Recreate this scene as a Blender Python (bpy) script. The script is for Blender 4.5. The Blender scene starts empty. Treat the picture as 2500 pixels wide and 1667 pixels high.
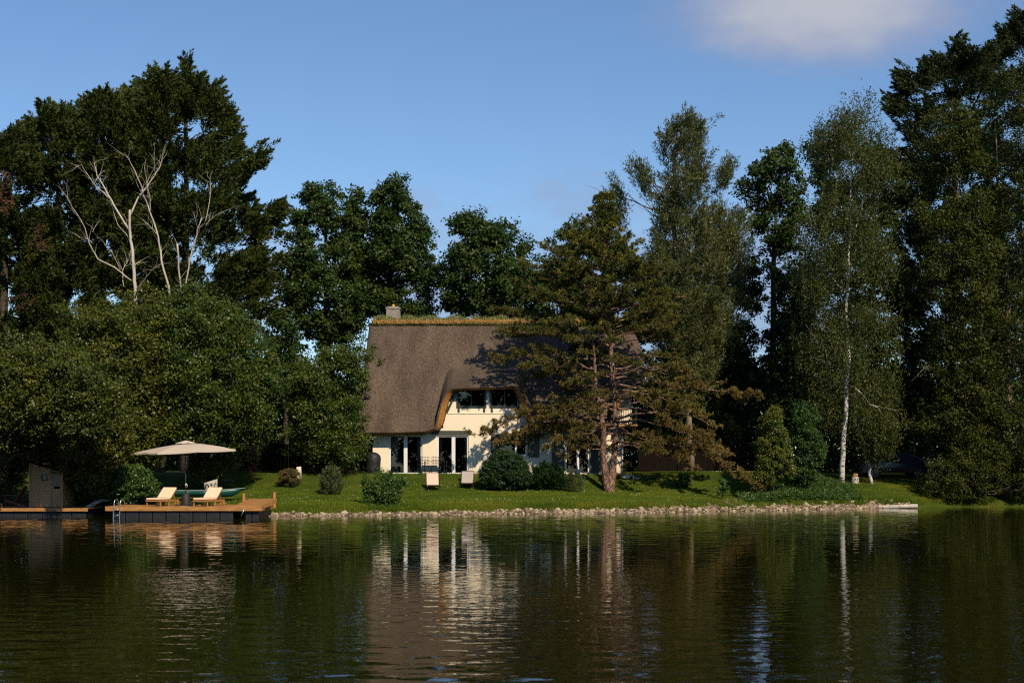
import bpy, math, random
import numpy as np
from mathutils import Vector, noise as mnoise

# ------------------------------------------------------------------ camera, sky, sun
sc = bpy.context.scene
C = sc.collection
F, CX, YH, CH = 3600.0, 1250.0, 1131.0, 2.4      # focal (px of a 2500 px wide frame), centre, horizon, eye height
cam_d = bpy.data.cameras.new("camera"); cam = bpy.data.objects.new("camera", cam_d); C.objects.link(cam)
cam.location = (0, 0, CH); cam.rotation_euler = (math.pi/2, 0, 0)
cam_d.sensor_width = 36; cam_d.lens = F/2500*36; cam_d.shift_y = 297.5/2500
cam_d.clip_start = 0.3; cam_d.clip_end = 6000
cam_d.dof.use_dof = True; cam_d.dof.focus_distance = 74; cam_d.dof.aperture_fstop = 2.8
sc.camera = cam

SUN_AZ, SUN_EL = math.radians(24), math.radians(37)     # azimuth to the right of straight behind the camera
to_sun = Vector((math.sin(SUN_AZ)*math.cos(SUN_EL), -math.cos(SUN_AZ)*math.cos(SUN_EL), math.sin(SUN_EL)))
sl = bpy.data.lights.new("sun", 'SUN'); sl.energy = 4.9; sl.angle = math.radians(0.5); sl.color = (1.0, 0.83, 0.62)
so = bpy.data.objects.new("sun", sl); C.objects.link(so)
so.rotation_euler = to_sun.to_track_quat('Z', 'Y').to_euler(); so.location = (30, -40, 60)

W = bpy.data.worlds.new("World"); sc.world = W; W.use_nodes = True
nt = W.node_tree; N = nt.nodes; L = nt.links; N.clear()
def nd(t, **k):
    n = N.new(t)
    for a, b in k.items(): setattr(n, a, b)
    return n
out = nd('ShaderNodeOutputWorld'); bg = nd('ShaderNodeBackground'); bg.inputs[1].default_value = 0.114
sky = nd('ShaderNodeTexSky', sky_type='NISHITA', sun_disc=False, sun_elevation=SUN_EL)
sky.sun_rotation = math.pi - SUN_AZ
sky.altitude = 0; sky.air_density = 1.0; sky.dust_density = 0.0; sky.ozone_density = 6.0
tc = nd('ShaderNodeTexCoord')
def mth(op, a, b=None, clamp=False):
    n = nd('ShaderNodeMath', operation=op, use_clamp=clamp)
    for i, v in enumerate((a, b)):
        if v is None: continue
        if isinstance(v, (int, float)): n.inputs[i].default_value = v
        else: L.new(v, n.inputs[i])
    return n.outputs[0]
def wnoise(scale, detail, stretch):
    mp = nd('ShaderNodeMapping'); mp.inputs['Scale'].default_value = stretch
    L.new(tc.outputs['Generated'], mp.inputs[0])
    n = nd('ShaderNodeTexNoise'); n.inputs['Scale'].default_value = scale; n.inputs['Detail'].default_value = detail
    n.inputs['Roughness'].default_value = 0.55
    L.new(mp.outputs[0], n.inputs['Vector']); return n.outputs['Fac']
def cloud_mask(px, py, wx, wz, nz, k, soft):
    d = Vector(((px-CX)/F, 1, (YH-py)/F)).normalized()
    s = nd('ShaderNodeVectorMath', operation='SUBTRACT'); L.new(tc.outputs['Generated'], s.inputs[0]); s.inputs[1].default_value = d
    m = nd('ShaderNodeVectorMath', operation='MULTIPLY'); L.new(s.outputs[0], m.inputs[0]); m.inputs[1].default_value = (1/wx, 1.0, 1/wz)
    ln = nd('ShaderNodeVectorMath', operation='LENGTH'); L.new(m.outputs[0], ln.inputs[0])
    a = mth('ADD', mth('SUBTRACT', 1.0, ln.outputs['Value']), mth('MULTIPLY', mth('SUBTRACT', nz, 0.5), k))
    r = nd('ShaderNodeMapRange', interpolation_type='SMOOTHSTEP'); L.new(a, r.inputs[0]); r.inputs[1].default_value = 0; r.inputs[2].default_value = soft
    return r.outputs[0]
nz1 = wnoise(14, 5, (1, 1, 2.2)); nz2 = wnoise(30, 6, (1, 1, 2.0))
prev = sky.outputs[0]
def over(prev, mask, amt, col):
    mx = nd('ShaderNodeMix', data_type='RGBA'); L.new(mth('MULTIPLY', mask, amt), mx.inputs[0])
    L.new(prev, mx.inputs[6]); mx.inputs[7].default_value = col; return mx.outputs[2]
K = 0.74
prev = over(prev, cloud_mask(1640, 720, .30, .085, nz1, 1.6, .8), .75, (3.4*K, 4.6*K, 7.0*K, 1))
prev = over(prev, cloud_mask(850, 640, .16, .05, nz1, 1.8, .9), .55, (4.0*K, 5.1*K, 7.4*K, 1))
prev = over(prev, cloud_mask(1330, 470, .035, .02, nz2, 2.2, 1.2), .45, (3.6*K, 4.8*K, 7.3*K, 1))
prev = over(prev, cloud_mask(2000, 20, .125, .052, nz1, .9, .70), .85, (3.6*K, 4.2*K, 6.3*K, 1))
prev = over(prev, cloud_mask(2010, 0, .098, .044, nz2, .6, .8), .95, (5.9*K, 6.2*K, 7.0*K, 1))
L.new(prev, bg.inputs[0]); L.new(bg.outputs[0], out.inputs[0])

sc.view_settings.view_transform = 'Standard'; sc.view_settings.look = 'None'; sc.view_settings.exposure = 0.0; sc.view_settings.gamma = 1
cy = sc.cycles
cy.max_bounces = 6; cy.diffuse_bounces = 2; cy.glossy_bounces = 3; cy.transparent_max_bounces = 6; cy.transmission_bounces = 3
cy.caustics_reflective = False; cy.caustics_refractive = False; cy.use_denoising = False; cy.pixel_filter_type = 'BLACKMAN_HARRIS'; cy.filter_width = 1.2; cy.sample_clamp_indirect = 2

# ------------------------------------------------------------------ helpers
rng = np.random.default_rng(7); random.seed(7)
def P(px, py, Y): return Vector(((px-CX)/F*Y, Y, CH-(py-YH)/F*Y))
def XP(px, Y): return (px-CX)/F*Y
def ZP(py, Y): return CH-(py-YH)/F*Y

LOCALS = set()
def tagit(o, label=None, cat=None, group=None, kind=None):
    if label: o['label'] = label
    if cat: o['category'] = cat
    if group: o['group'] = group
    if kind: o['kind'] = kind
    return o
def empty(name, loc, label, cat, group=None, rz=0):
    o = bpy.data.objects.new(name, None); C.objects.link(o); o.location = loc; o.rotation_euler = (0, 0, rz)
    o.empty_display_size = 0.2
    return tagit(o, label, cat, group)
def link(name, me, mat, parent=None):
    o = bpy.data.objects.new(name, me); C.objects.link(o)
    for m in (mat if isinstance(mat, (list, tuple)) else [mat]): me.materials.append(m)
    if parent is not None:
        o.parent = parent
        if parent.type == 'EMPTY' and parent.name not in LOCALS:
            o.location = -parent.location
    return o

class MB:
    """collects primitives into one mesh"""
    def __init__(s): s.v = []; s.f = []; s.m = []
    def add(s, vs, fs, mi=0):
        b = len(s.v); s.v.extend([tuple(v) for v in vs]); s.f.extend([tuple(i+b for i in f) for f in fs]); s.m.extend([mi]*len(fs)); return s
    def box(s, a, b, mi=0):
        (x0, y0, z0), (x1, y1, z1) = a, b
        return s.add([(x0,y0,z0),(x1,y0,z0),(x1,y1,z0),(x0,y1,z0),(x0,y0,z1),(x1,y0,z1),(x1,y1,z1),(x0,y1,z1)],
              [(0,3,2,1),(4,5,6,7),(0,1,5,4),(1,2,6,5),(2,3,7,6),(3,0,4,7)], mi)
    def bar(s, a, b, w, h=None, mi=0):
        a, b = Vector(a), Vector(b); h = h or w; d = (b-a).normalized()
        u = d.cross(Vector((0, 0, 1)));  u = u.normalized() if u.length > 1e-3 else Vector((1, 0, 0)); n = u.cross(d).normalized()
        vs = [p+u*(i*w/2)+n*(j*h/2) for p in (a, b) for i, j in ((-1,-1),(1,-1),(1,1),(-1,1))]
        return s.add(vs, [(0,3,2,1),(4,5,6,7),(0,1,5,4),(1,2,6,5),(2,3,7,6),(3,0,4,7)], mi)
    def tube(s, pts, rad, n=8, mi=0, cap=True, sq=(1, 1)):
        pts = [Vector(p) for p in pts]
        if isinstance(rad, (int, float)): rad = [rad]*len(pts)
        vs = []; fs = []; up = None
        for i, p in enumerate(pts):
            t = (pts[min(i+1, len(pts)-1)]-pts[max(i-1, 0)]).normalized()
            if up is None:
                up = Vector((0, 0, 1)) if abs(t.z) < .9 else Vector((1, 0, 0))
            u = t.cross(up).normalized(); w = u.cross(t).normalized(); up = w
            for k in range(n):
                a = 2*math.pi*k/n
                vs.append(p+(u*math.cos(a)*sq[0]+w*math.sin(a)*sq[1])*rad[i])
        for i in range(len(pts)-1):
            for k in range(n):
                k2 = (k+1) % n
                fs.append((i*n+k, i*n+k2, (i+1)*n+k2, (i+1)*n+k))
        if cap: fs.append(tuple(range(n))[::-1]); fs.append(tuple((len(pts)-1)*n+k for k in range(n)))
        return s.add(vs, fs, mi)
    def lathe(s, prof, c=(0, 0, 0), n=20, mi=0):
        vs = []; fs = []
        for r, z in prof:
            for k in range(n):
                a = 2*math.pi*k/n; vs.append((c[0]+r*math.cos(a), c[1]+r*math.sin(a), c[2]+z))
        for i in range(len(prof)-1):
            for k in range(n):
                k2 = (k+1) % n; fs.append((i*n+k, i*n+k2, (i+1)*n+k2, (i+1)*n+k))
        fs.append(tuple(range(n))[::-1]); fs.append(tuple((len(prof)-1)*n+k for k in range(n)))
        return s.add(vs, fs, mi)
    def build(s, name, mat, parent=None, smooth=False):
        me = bpy.data.meshes.new(name); me.from_pydata(s.v, [], s.f); me.update()
        me.polygons.foreach_set('material_index', s.m)
        if smooth: me.polygons.foreach_set('use_smooth', [True]*len(s.f))
        return link(name, me, mat, parent)

def bevel(o, w=.01, seg=2):
    m = o.modifiers.new('bevel', 'BEVEL'); m.width = w; m.segments = seg; m.limit_method = 'ANGLE'; return o

def np_mesh(name, V, k, tint=None, uvmat=None):
    """V: (n*k,3) vertices, faces of k consecutive verts"""
    n = len(V)//k; me = bpy.data.meshes.new(name)
    me.vertices.add(n*k); me.vertices.foreach_set('co', V.astype(np.float32).ravel())
    me.loops.add(n*k); me.loops.foreach_set('vertex_index', np.arange(n*k, dtype=np.int32))
    me.polygons.add(n); me.polygons.foreach_set('loop_start', np.arange(0, n*k, k, dtype=np.int32))
    me.update(calc_edges=True)
    if tint is not None:
        a = me.attributes.new('tint', 'FLOAT', 'FACE'); a.data.foreach_set('value', tint.astype(np.float32))
    return me

# ------------------------------------------------------------------ materials
def mat(name):
    m = bpy.data.materials.new(name); m.use_nodes = True; t = m.node_tree; b = t.nodes['Principled BSDF']; return m, t, b
def simple(name, col, rough=.6, metal=0.0, var=0.0, scale=8.0, bump=0.0, spec=.5, stretch=(1, 1, 1), detail=5):
    m, t, b = mat(name)
    b.inputs['Base Color'].default_value = (*col, 1); b.inputs['Roughness'].default_value = rough
    b.inputs['Metallic'].default_value = metal; b.inputs['Specular IOR Level'].default_value = spec
    if var or bump:
        tcn = t.nodes.new('ShaderNodeTexCoord'); mp = t.nodes.new('ShaderNodeMapping'); mp.inputs['Scale'].default_value = stretch
        nz = t.nodes.new('ShaderNodeTexNoise'); nz.inputs['Scale'].default_value = scale; nz.inputs['Detail'].default_value = detail
        t.links.new(tcn.outputs['Object'], mp.inputs[0]); t.links.new(mp.outputs[0], nz.inputs['Vector'])
        cr = t.nodes.new('ShaderNodeValToRGB')
        cr.color_ramp.elements[0].position = .3; cr.color_ramp.elements[1].position = .7
        cr.color_ramp.elements[0].color = (*[max(0, c*(1-var)) for c in col], 1); cr.color_ramp.elements[1].color = (*[min(1, c*(1+var)) for c in col], 1)
        t.links.new(nz.outputs['Fac'], cr.inputs[0]); t.links.new(cr.outputs[0], b.inputs['Base Color'])
        if bump:
            bp = t.nodes.new('ShaderNodeBump'); bp.inputs['Strength'].default_value = 1; bp.inputs['Distance'].default_value = bump
            t.links.new(nz.outputs['Fac'], bp.inputs['Height']); t.links.new(bp.outputs[0], b.inputs['Normal'])
    return m
def leafmat(name, c0, c1, c2, rough=.42, spec=.4, transl=.18):
    m, t, b = mat(name)
    at = t.nodes.new('ShaderNodeAttribute'); at.attribute_name = 'tint'
    cr = t.nodes.new('ShaderNodeValToRGB'); e = cr.color_ramp.elements
    e[0].position = 0; e[0].color = (*c0, 1); e[1].position = 1; e[1].color = (*c2, 1)
    x = e.new(.55); x.color = (*c1, 1)
    t.links.new(at.outputs['Fac'], cr.inputs[0]); t.links.new(cr.outputs[0], b.inputs['Base Color'])
    b.inputs['Roughness'].default_value = rough; b.inputs['Specular IOR Level'].default_value = spec
    if transl:
        tr = t.nodes.new('ShaderNodeBsdfTranslucent'); t.links.new(cr.outputs[0], tr.inputs[0])
        mx = t.nodes.new('ShaderNodeMixShader'); mx.inputs[0].default_value = transl
        t.links.new(b.outputs[0], mx.inputs[1]); t.links.new(tr.outputs[0], mx.inputs[2])
        t.links.new(mx.outputs[0], t.nodes['Material Output'].inputs[0])
    return m
M = {}
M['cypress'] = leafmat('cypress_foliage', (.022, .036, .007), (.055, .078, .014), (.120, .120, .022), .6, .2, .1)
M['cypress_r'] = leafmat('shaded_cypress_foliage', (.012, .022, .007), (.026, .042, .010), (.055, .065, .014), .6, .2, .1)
M['dead_red'] = simple('dead_conifer_foliage', (.085, .035, .015), .8)
M['broad'] = leafmat('broad_foliage', (.016, .038, .004), (.052, .088, .007), (.140, .140, .016), .45, .35)
M['olive'] = leafmat('olive_foliage', (.022, .040, .004), (.068, .088, .007), (.165, .150, .014), .45, .35)
M['back'] = leafmat('background_foliage', (.012, .032, .005), (.034, .066, .009), (.070, .092, .013), .5, .25)
M['fresh'] = leafmat('fresh_foliage', (.022, .055, .008), (.045, .100, .014), (.100, .140, .025), .42, .35)
M['willow'] = leafmat('willow_foliage', (.034, .054, .012), (.080, .098, .026), (.160, .165, .060), .45, .35)
M['birchleaf'] = leafmat('birch_foliage', (.022, .038, .006), (.054, .070, .011), (.115, .110, .022), .5, .25)
M['rightleaf'] = leafmat('bankside_foliage', (.020, .032, .003), (.048, .064, .007), (.105, .105, .012), .5, .22)
M['pine'] = leafmat('pine_needles', (.175, .120, .030), (.058, .076, .012), (.270, .235, .022), .55, .25, .08)
M['yew'] = leafmat('clipped_shrub_foliage', (.008, .022, .005), (.018, .048, .008), (.035, .080, .014), .42, .35, .08)
M['bushy'] = leafmat('lawn_shrub_foliage', (.030, .050, .014), (.075, .100, .030), (.150, .150, .060), .45, .35)
M['heath'] = leafmat('heather_foliage', (.055, .055, .015), (.120, .105, .030), (.220, .100, .060), .6, .2)
M['grass'] = leafmat('grass_blades', (.045, .085, .004), (.090, .135, .006), (.175, .175, .012), .6, .2, .25)
M['ridgeplant'] = leafmat('ridge_plants', (.06, .09, .02), (.14, .17, .05), (.30, .28, .10), .5, .3, .2)
M['bark'] = simple('dark_bark', (.055, .042, .030), .9, var=.5, scale=6, bump=.03, stretch=(1, 1, .3))
M['palebark'] = simple('pale_branch_bark', (.17, .13, .085), .85, var=.4, scale=6, bump=.02, stretch=(1, 1, .4))
M['deadwood'] = simple('bleached_wood', (.43, .39, .32), .8, var=.22, scale=5, bump=.01, stretch=(1, 1, .3))
M['metal_black'] = simple('black_metal', (.012, .012, .013), .45, .3)
M['steel'] = simple('brushed_steel', (.62, .62, .60), .25, .9)
def birch_bark():
    m, t, b = mat('birch_bark')
    tcn = t.nodes.new('ShaderNodeTexCoord'); mp = t.nodes.new('ShaderNodeMapping'); mp.inputs['Scale'].default_value = (1, 1, 2.6)
    nz = t.nodes.new('ShaderNodeTexNoise'); nz.inputs['Scale'].default_value = 3.2; nz.inputs['Detail'].default_value = 6
    t.links.new(tcn.outputs['Object'], mp.inputs[0]); t.links.new(mp.outputs[0], nz.inputs['Vector'])
    cr = t.nodes.new('ShaderNodeValToRGB'); e = cr.color_ramp.elements
    e[0].position = .36; e[0].color = (.03, .025, .02, 1); e[1].position = .44; e[1].color = (.55, .53, .48, 1)
    t.links.new(nz.outputs['Fac'], cr.inputs[0]); t.links.new(cr.outputs[0], b.inputs['Base Color']); b.inputs['Roughness'].default_value = .7
    return m
M['birch'] = birch_bark()
def pine_bark():
    m, t, b = mat('pine_bark')
    tcn = t.nodes.new('ShaderNodeTexCoord'); mp = t.nodes.new('ShaderNodeMapping'); mp.inputs['Scale'].default_value = (1, 1, .38)
    vo = t.nodes.new('ShaderNodeTexVoronoi'); vo.feature = 'DISTANCE_TO_EDGE'; vo.inputs['Scale'].default_value = 9
    nz = t.nodes.new('ShaderNodeTexNoise'); nz.inputs['Scale'].default_value = 5
    ad = t.nodes.new('ShaderNodeMixRGB'); ad.inputs[0].default_value = .25
    t.links.new(tcn.outputs['Object'], mp.inputs[0]); t.links.new(mp.outputs[0], ad.inputs[1]); t.links.new(nz.outputs['Color'], ad.inputs[2])
    t.links.new(mp.outputs[0], nz.inputs['Vector']); t.links.new(ad.outputs[0], vo.inputs['Vector'])
    cr = t.nodes.new('ShaderNodeValToRGB'); e = cr.color_ramp.elements
    e[0].position = .02; e[0].color = (.035, .022, .016, 1); e[1].position = .18; e[1].color = (.25, .145, .095, 1)
    t.links.new(vo.outputs['Distance'], cr.inputs[0]); t.links.new(cr.outputs[0], b.inputs['Base Color']); b.inputs['Roughness'].default_value = .9
    bp = t.nodes.new('ShaderNodeBump'); bp.inputs['Distance'].default_value = .05
    t.links.new(vo.outputs['Distance'], bp.inputs['Height']); t.links.new(bp.outputs[0], b.inputs['Normal'])
    return m
M['pinebark'] = pine_bark()
def wood(name, col, var=.3, sc_=3, stretch=(1, 8, 8), rough=.6):
    return simple(name, col, rough, var=var, scale=sc_, bump=.004, stretch=stretch)
M['deck'] = wood('deck_wood', (.34, .165, .045), .35, 2.5)
M['teak'] = wood('teak', (.42, .17, .055), .2, 4, (6, 6, 1))
M['shed'] = wood('shed_boards', (.38, .235, .10), .25, 2.0, (1, 1, 9))
M['cushion'] = simple('cream_cushion', (.80, .60, .40), .9, var=.05, scale=30)
M['canvas'] = simple('parasol_canvas', (.50, .42, .33), .9, var=.05, scale=20)
M['float'] = simple('black_float_plastic', (.010, .0105, .013), .5, var=.5, scale=7, bump=.01)
M['green'] = simple('dark_green_paint', (.018, .028, .020), .45)
M['shutter'] = simple('grey_green_shutter_paint', (.045, .055, .040), .5, var=.15, scale=4)
M['white'] = simple('white_frame_paint', (.72, .72, .72), .4)
M['red'] = simple('dark_red_paint', (.10, .012, .008), .5)
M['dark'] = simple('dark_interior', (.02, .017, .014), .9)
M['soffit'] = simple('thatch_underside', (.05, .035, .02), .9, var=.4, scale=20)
M['curtain'] = simple('beige_curtain', (.36, .30, .22), .9)
M['stone'] = simple('chimney_stone', (.24, .22, .19), .9, var=.35, scale=9, bump=.02)
M['fence'] = simple('dark_fence_boards', (.009, .006, .005), .95, spec=.08, var=.4, scale=2, stretch=(7, 7, .5))
M['boat'] = simple('boat_green', (.010, .085, .070), .35, var=.15, scale=2)
M['boatin'] = simple('boat_rim', (.16, .24, .22), .5)
M['shell'] = simple('pale_hull', (.42, .37, .29), .7, var=.25, scale=14)
M['cover'] = simple('black_cover', (.012, .012, .014), .6, var=.3, scale=5, bump=.03)
M['sling'] = simple('sling_fabric', (.62, .47, .36), .85, var=.08, scale=30)
M['slingshade'] = simple('shaded_sling_fabric', (.40, .34, .30), .85, var=.08, scale=30)  # same sling fabric toned down, dappled shade put into the colour
M['orange'] = simple('fresh_cut_wood', (.55, .26, .06), .7, var=.3, scale=20)
M['barrel'] = simple('dark_grey_base', (.022, .020, .020), .55, var=.2, scale=12, stretch=(4, 4, .3))
M['slate'] = simple('grey_table_top', (.035, .045, .048), .5)
M['car'] = simple('dark_car_paint', (.010, .014, .022), .2, .3, spec=.7)
M['carglass'] = simple('car_glass', (.03, .045, .06), .08)
M['rim'] = simple('wheel_rim', (.35, .36, .38), .35, .6)
M['tyre'] = simple('tyre_rubber', (.01, .01, .01), .8)
def plaster():
    m, t, b = mat('cream_plaster')
    tcn = t.nodes.new('ShaderNodeTexCoord'); nz = t.nodes.new('ShaderNodeTexNoise'); nz.inputs['Scale'].default_value = .8; nz.inputs['Detail'].default_value = 7
    n2 = t.nodes.new('ShaderNodeTexNoise'); n2.inputs['Scale'].default_value = 25; n2.inputs['Detail'].default_value = 4
    t.links.new(tcn.outputs['Object'], nz.inputs['Vector']); t.links.new(tcn.outputs['Object'], n2.inputs['Vector'])
    cr = t.nodes.new('ShaderNodeValToRGB'); e = cr.color_ramp.elements
    e[0].position = .3; e[0].color = (.76, .66, .48, 1); e[1].position = .65; e[1].color = (.83, .74, .56, 1)
    t.links.new(nz.outputs['Fac'], cr.inputs[0]); t.links.new(cr.outputs[0], b.inputs['Base Color']); b.inputs['Roughness'].default_value = .9
    sp = t.nodes.new('ShaderNodeSeparateXYZ'); t.links.new(tcn.outputs['Object'], sp.inputs[0])
    ns = t.nodes.new('ShaderNodeTexNoise'); ns.inputs['Scale'].default_value = 3; ns.inputs['Detail'].default_value = 6; t.links.new(tcn.outputs['Object'], ns.inputs['Vector'])
    zz = t.nodes.new('ShaderNodeMath'); zz.operation = 'MULTIPLY_ADD'; t.links.new(ns.outputs['Fac'], zz.inputs[0]); zz.inputs[1].default_value = -.9; t.links.new(sp.outputs[2], zz.inputs[2])
    mr = t.nodes.new('ShaderNodeMapRange'); mr.inputs[1].default_value = 1.30; mr.inputs[2].default_value = 1.75; mr.inputs[3].default_value = .55; mr.inputs[4].default_value = 0; t.links.new(zz.outputs[0], mr.inputs[0])
    mxs = t.nodes.new('ShaderNodeMixRGB'); t.links.new(mr.outputs[0], mxs.inputs[0]); t.links.new(cr.outputs[0], mxs.inputs[1]); mxs.inputs[2].default_value = (.30, .25, .16, 1); t.links.new(mxs.outputs[0], b.inputs['Base Color'])
    bp = t.nodes.new('ShaderNodeBump'); bp.inputs['Distance'].default_value = .006
    t.links.new(n2.outputs['Fac'], bp.inputs['Height']); t.links.new(bp.outputs[0], b.inputs['Normal']); return m
M['plaster'] = plaster()
def thatch(name, c0, c1, c2):
    m, t, b = mat(name)
    tcn = t.nodes.new('ShaderNodeTexCoord'); mp = t.nodes.new('ShaderNodeMapping'); mp.inputs['Scale'].default_value = (1, .45, .45)
    n1 = t.nodes.new('ShaderNodeTexNoise'); n1.inputs['Scale'].default_value = 17; n1.inputs['Detail'].default_value = 3; n1.inputs['Roughness'].default_value = .8
    n2 = t.nodes.new('ShaderNodeTexNoise'); n2.inputs['Scale'].default_value = .7; n2.inputs['Detail'].default_value = 6
    mp2 = t.nodes.new('ShaderNodeMapping'); mp2.inputs['Scale'].default_value = (1.6, .5, .5)
    t.links.new(tcn.outputs['Object'], mp.inputs[0]); t.links.new(mp.outputs[0], n1.inputs['Vector'])
    t.links.new(tcn.outputs['Object'], mp2.inputs[0]); t.links.new(mp2.outputs[0], n2.inputs['Vector'])
    cr = t.nodes.new('ShaderNodeValToRGB'); e = cr.color_ramp.elements
    e[0].position = .30; e[0].color = (*c0, 1); e[1].position = .74; e[1].color = (*c2, 1); x = e.new(.5); x.color = (*c1, 1)
    t.links.new(n1.outputs['Fac'], cr.inputs[0])
    mr = t.nodes.new('ShaderNodeMapRange'); mr.inputs[1].default_value = .3; mr.inputs[2].default_value = .7; mr.inputs[3].default_value = .72; mr.inputs[4].default_value = 1.25
    t.links.new(n2.outputs['Fac'], mr.inputs[0])
    mu = t.nodes.new('ShaderNodeVectorMath'); mu.operation = 'SCALE'; t.links.new(cr.outputs[0], mu.inputs[0]); t.links.new(mr.outputs[0], mu.inputs['Scale'])
    t.links.new(mu.outputs[0], b.inputs['Base Color']); b.inputs['Roughness'].default_value = .9; b.inputs['Specular IOR Level'].default_value = .2
    bp = t.nodes.new('ShaderNodeBump'); bp.inputs['Distance'].default_value = .09; bp.inputs['Strength'].default_value = .9
    t.links.new(n1.outputs['Fac'], bp.inputs['Height']); t.links.new(bp.outputs[0], b.inputs['Normal']); return m
M['thatch'] = thatch('weathered_thatch', (.040, .027, .018), (.104, .077, .055), (.200, .154, .112))
M['thatchcut'] = thatch('cut_thatch_ends', (.16, .06, .012), (.36, .155, .030), (.55, .29, .07))
M['moss'] = thatch('ridge_soil_and_moss', (.06, .055, .015), (.30, .16, .045), (.50, .28, .09))
def glass():
    m, t, b = mat('window_glass')
    tr = t.nodes.new('ShaderNodeBsdfTransparent'); tr.inputs[0].default_value = (.86, .88, .86, 1)
    gl = t.nodes.new('ShaderNodeBsdfGlossy'); gl.inputs['Roughness'].default_value = 0.0
    fr = t.nodes.new('ShaderNodeFresnel'); fr.inputs[0].default_value = 1.5
    mx = t.nodes.new('ShaderNodeMixShader'); t.links.new(fr.outputs[0], mx.inputs[0])
    t.links.new(tr.outputs[0], mx.inputs[1]); t.links.new(gl.outputs[0], mx.inputs[2])
    t.links.new(mx.outputs[0], t.nodes['Material Output'].inputs[0]); return m
M['glass'] = glass()
def groundmat():
    m, t, b = mat('lawn_soil')
    tcn = t.nodes.new('ShaderNodeTexCoord')
    n1 = t.nodes.new('ShaderNodeTexNoise'); n1.inputs['Scale'].default_value = .35; n1.inputs['Detail'].default_value = 8; n1.inputs['Roughness'].default_value = .65
    n2 = t.nodes.new('ShaderNodeTexNoise'); n2.inputs['Scale'].default_value = 12; n2.inputs['Detail'].default_value = 4
    for n in (n1, n2): t.links.new(tcn.outputs['Object'], n.inputs['Vector'])
    cr = t.nodes.new('ShaderNodeValToRGB'); e = cr.color_ramp.elements
    e[0].position = .32; e[0].color = (.040, .060, .006, 1); e[1].position = .70; e[1].color = (.085, .080, .014, 1); x = e.new(.5); x.color = (.055, .080, .008, 1)
    t.links.new(n1.outputs['Fac'], cr.inputs[0]); t.links.new(cr.outputs[0], b.inputs['Base Color']); b.inputs['Roughness'].default_value = .95
    bp = t.nodes.new('ShaderNodeBump'); bp.inputs['Distance'].default_value = .06
    t.links.new(n2.outputs['Fac'], bp.inputs['Height']); t.links.new(bp.outputs[0], b.inputs['Normal'])
    b.inputs['Specular IOR Level'].default_value = .1; return m
M['ground'] = groundmat()
def rockmat():
    m, t, b = mat('limestone')
    oi = t.nodes.new('ShaderNodeObjectInfo'); at = t.nodes.new('ShaderNodeAttribute'); at.attribute_name = 'tint'
    tcn = t.nodes.new('ShaderNodeTexCoord'); nz = t.nodes.new('ShaderNodeTexNoise'); nz.inputs['Scale'].default_value = 6
    t.links.new(tcn.outputs['Object'], nz.inputs['Vector'])
    ad = t.nodes.new('ShaderNodeMath'); ad.operation = 'ADD'; t.links.new(oi.outputs['Random'], ad.inputs[0]); t.links.new(at.outputs['Fac'], ad.inputs[1])
    a2 = t.nodes.new('ShaderNodeMath'); a2.operation = 'MULTIPLY_ADD'; t.links.new(nz.outputs['Fac'], a2.inputs[0]); a2.inputs[1].default_value = .5; t.links.new(ad.outputs[0], a2.inputs[2])
    fr = t.nodes.new('ShaderNodeMath'); fr.operation = 'FRACT'; t.links.new(a2.outputs[0], fr.inputs[0])
    cr = t.nodes.new('ShaderNodeValToRGB'); e = cr.color_ramp.elements
    e[0].position = 0; e[0].color = (.06, .04, .025, 1); e[1].position = 1; e[1].color = (.50, .40, .27, 1); x = e.new(.5); x.color = (.24, .18, .11, 1)
    t.links.new(fr.outputs[0], cr.inputs[0]); t.links.new(cr.outputs[0], b.inputs['Base Color']); b.inputs['Roughness'].default_value = .85
    bp = t.nodes.new('ShaderNodeBump'); bp.inputs['Distance'].default_value = .03
    t.links.new(nz.outputs['Fac'], bp.inputs['Height']); t.links.new(bp.outputs[0], b.inputs['Normal']); return m
M['rock'] = rockmat()
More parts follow.
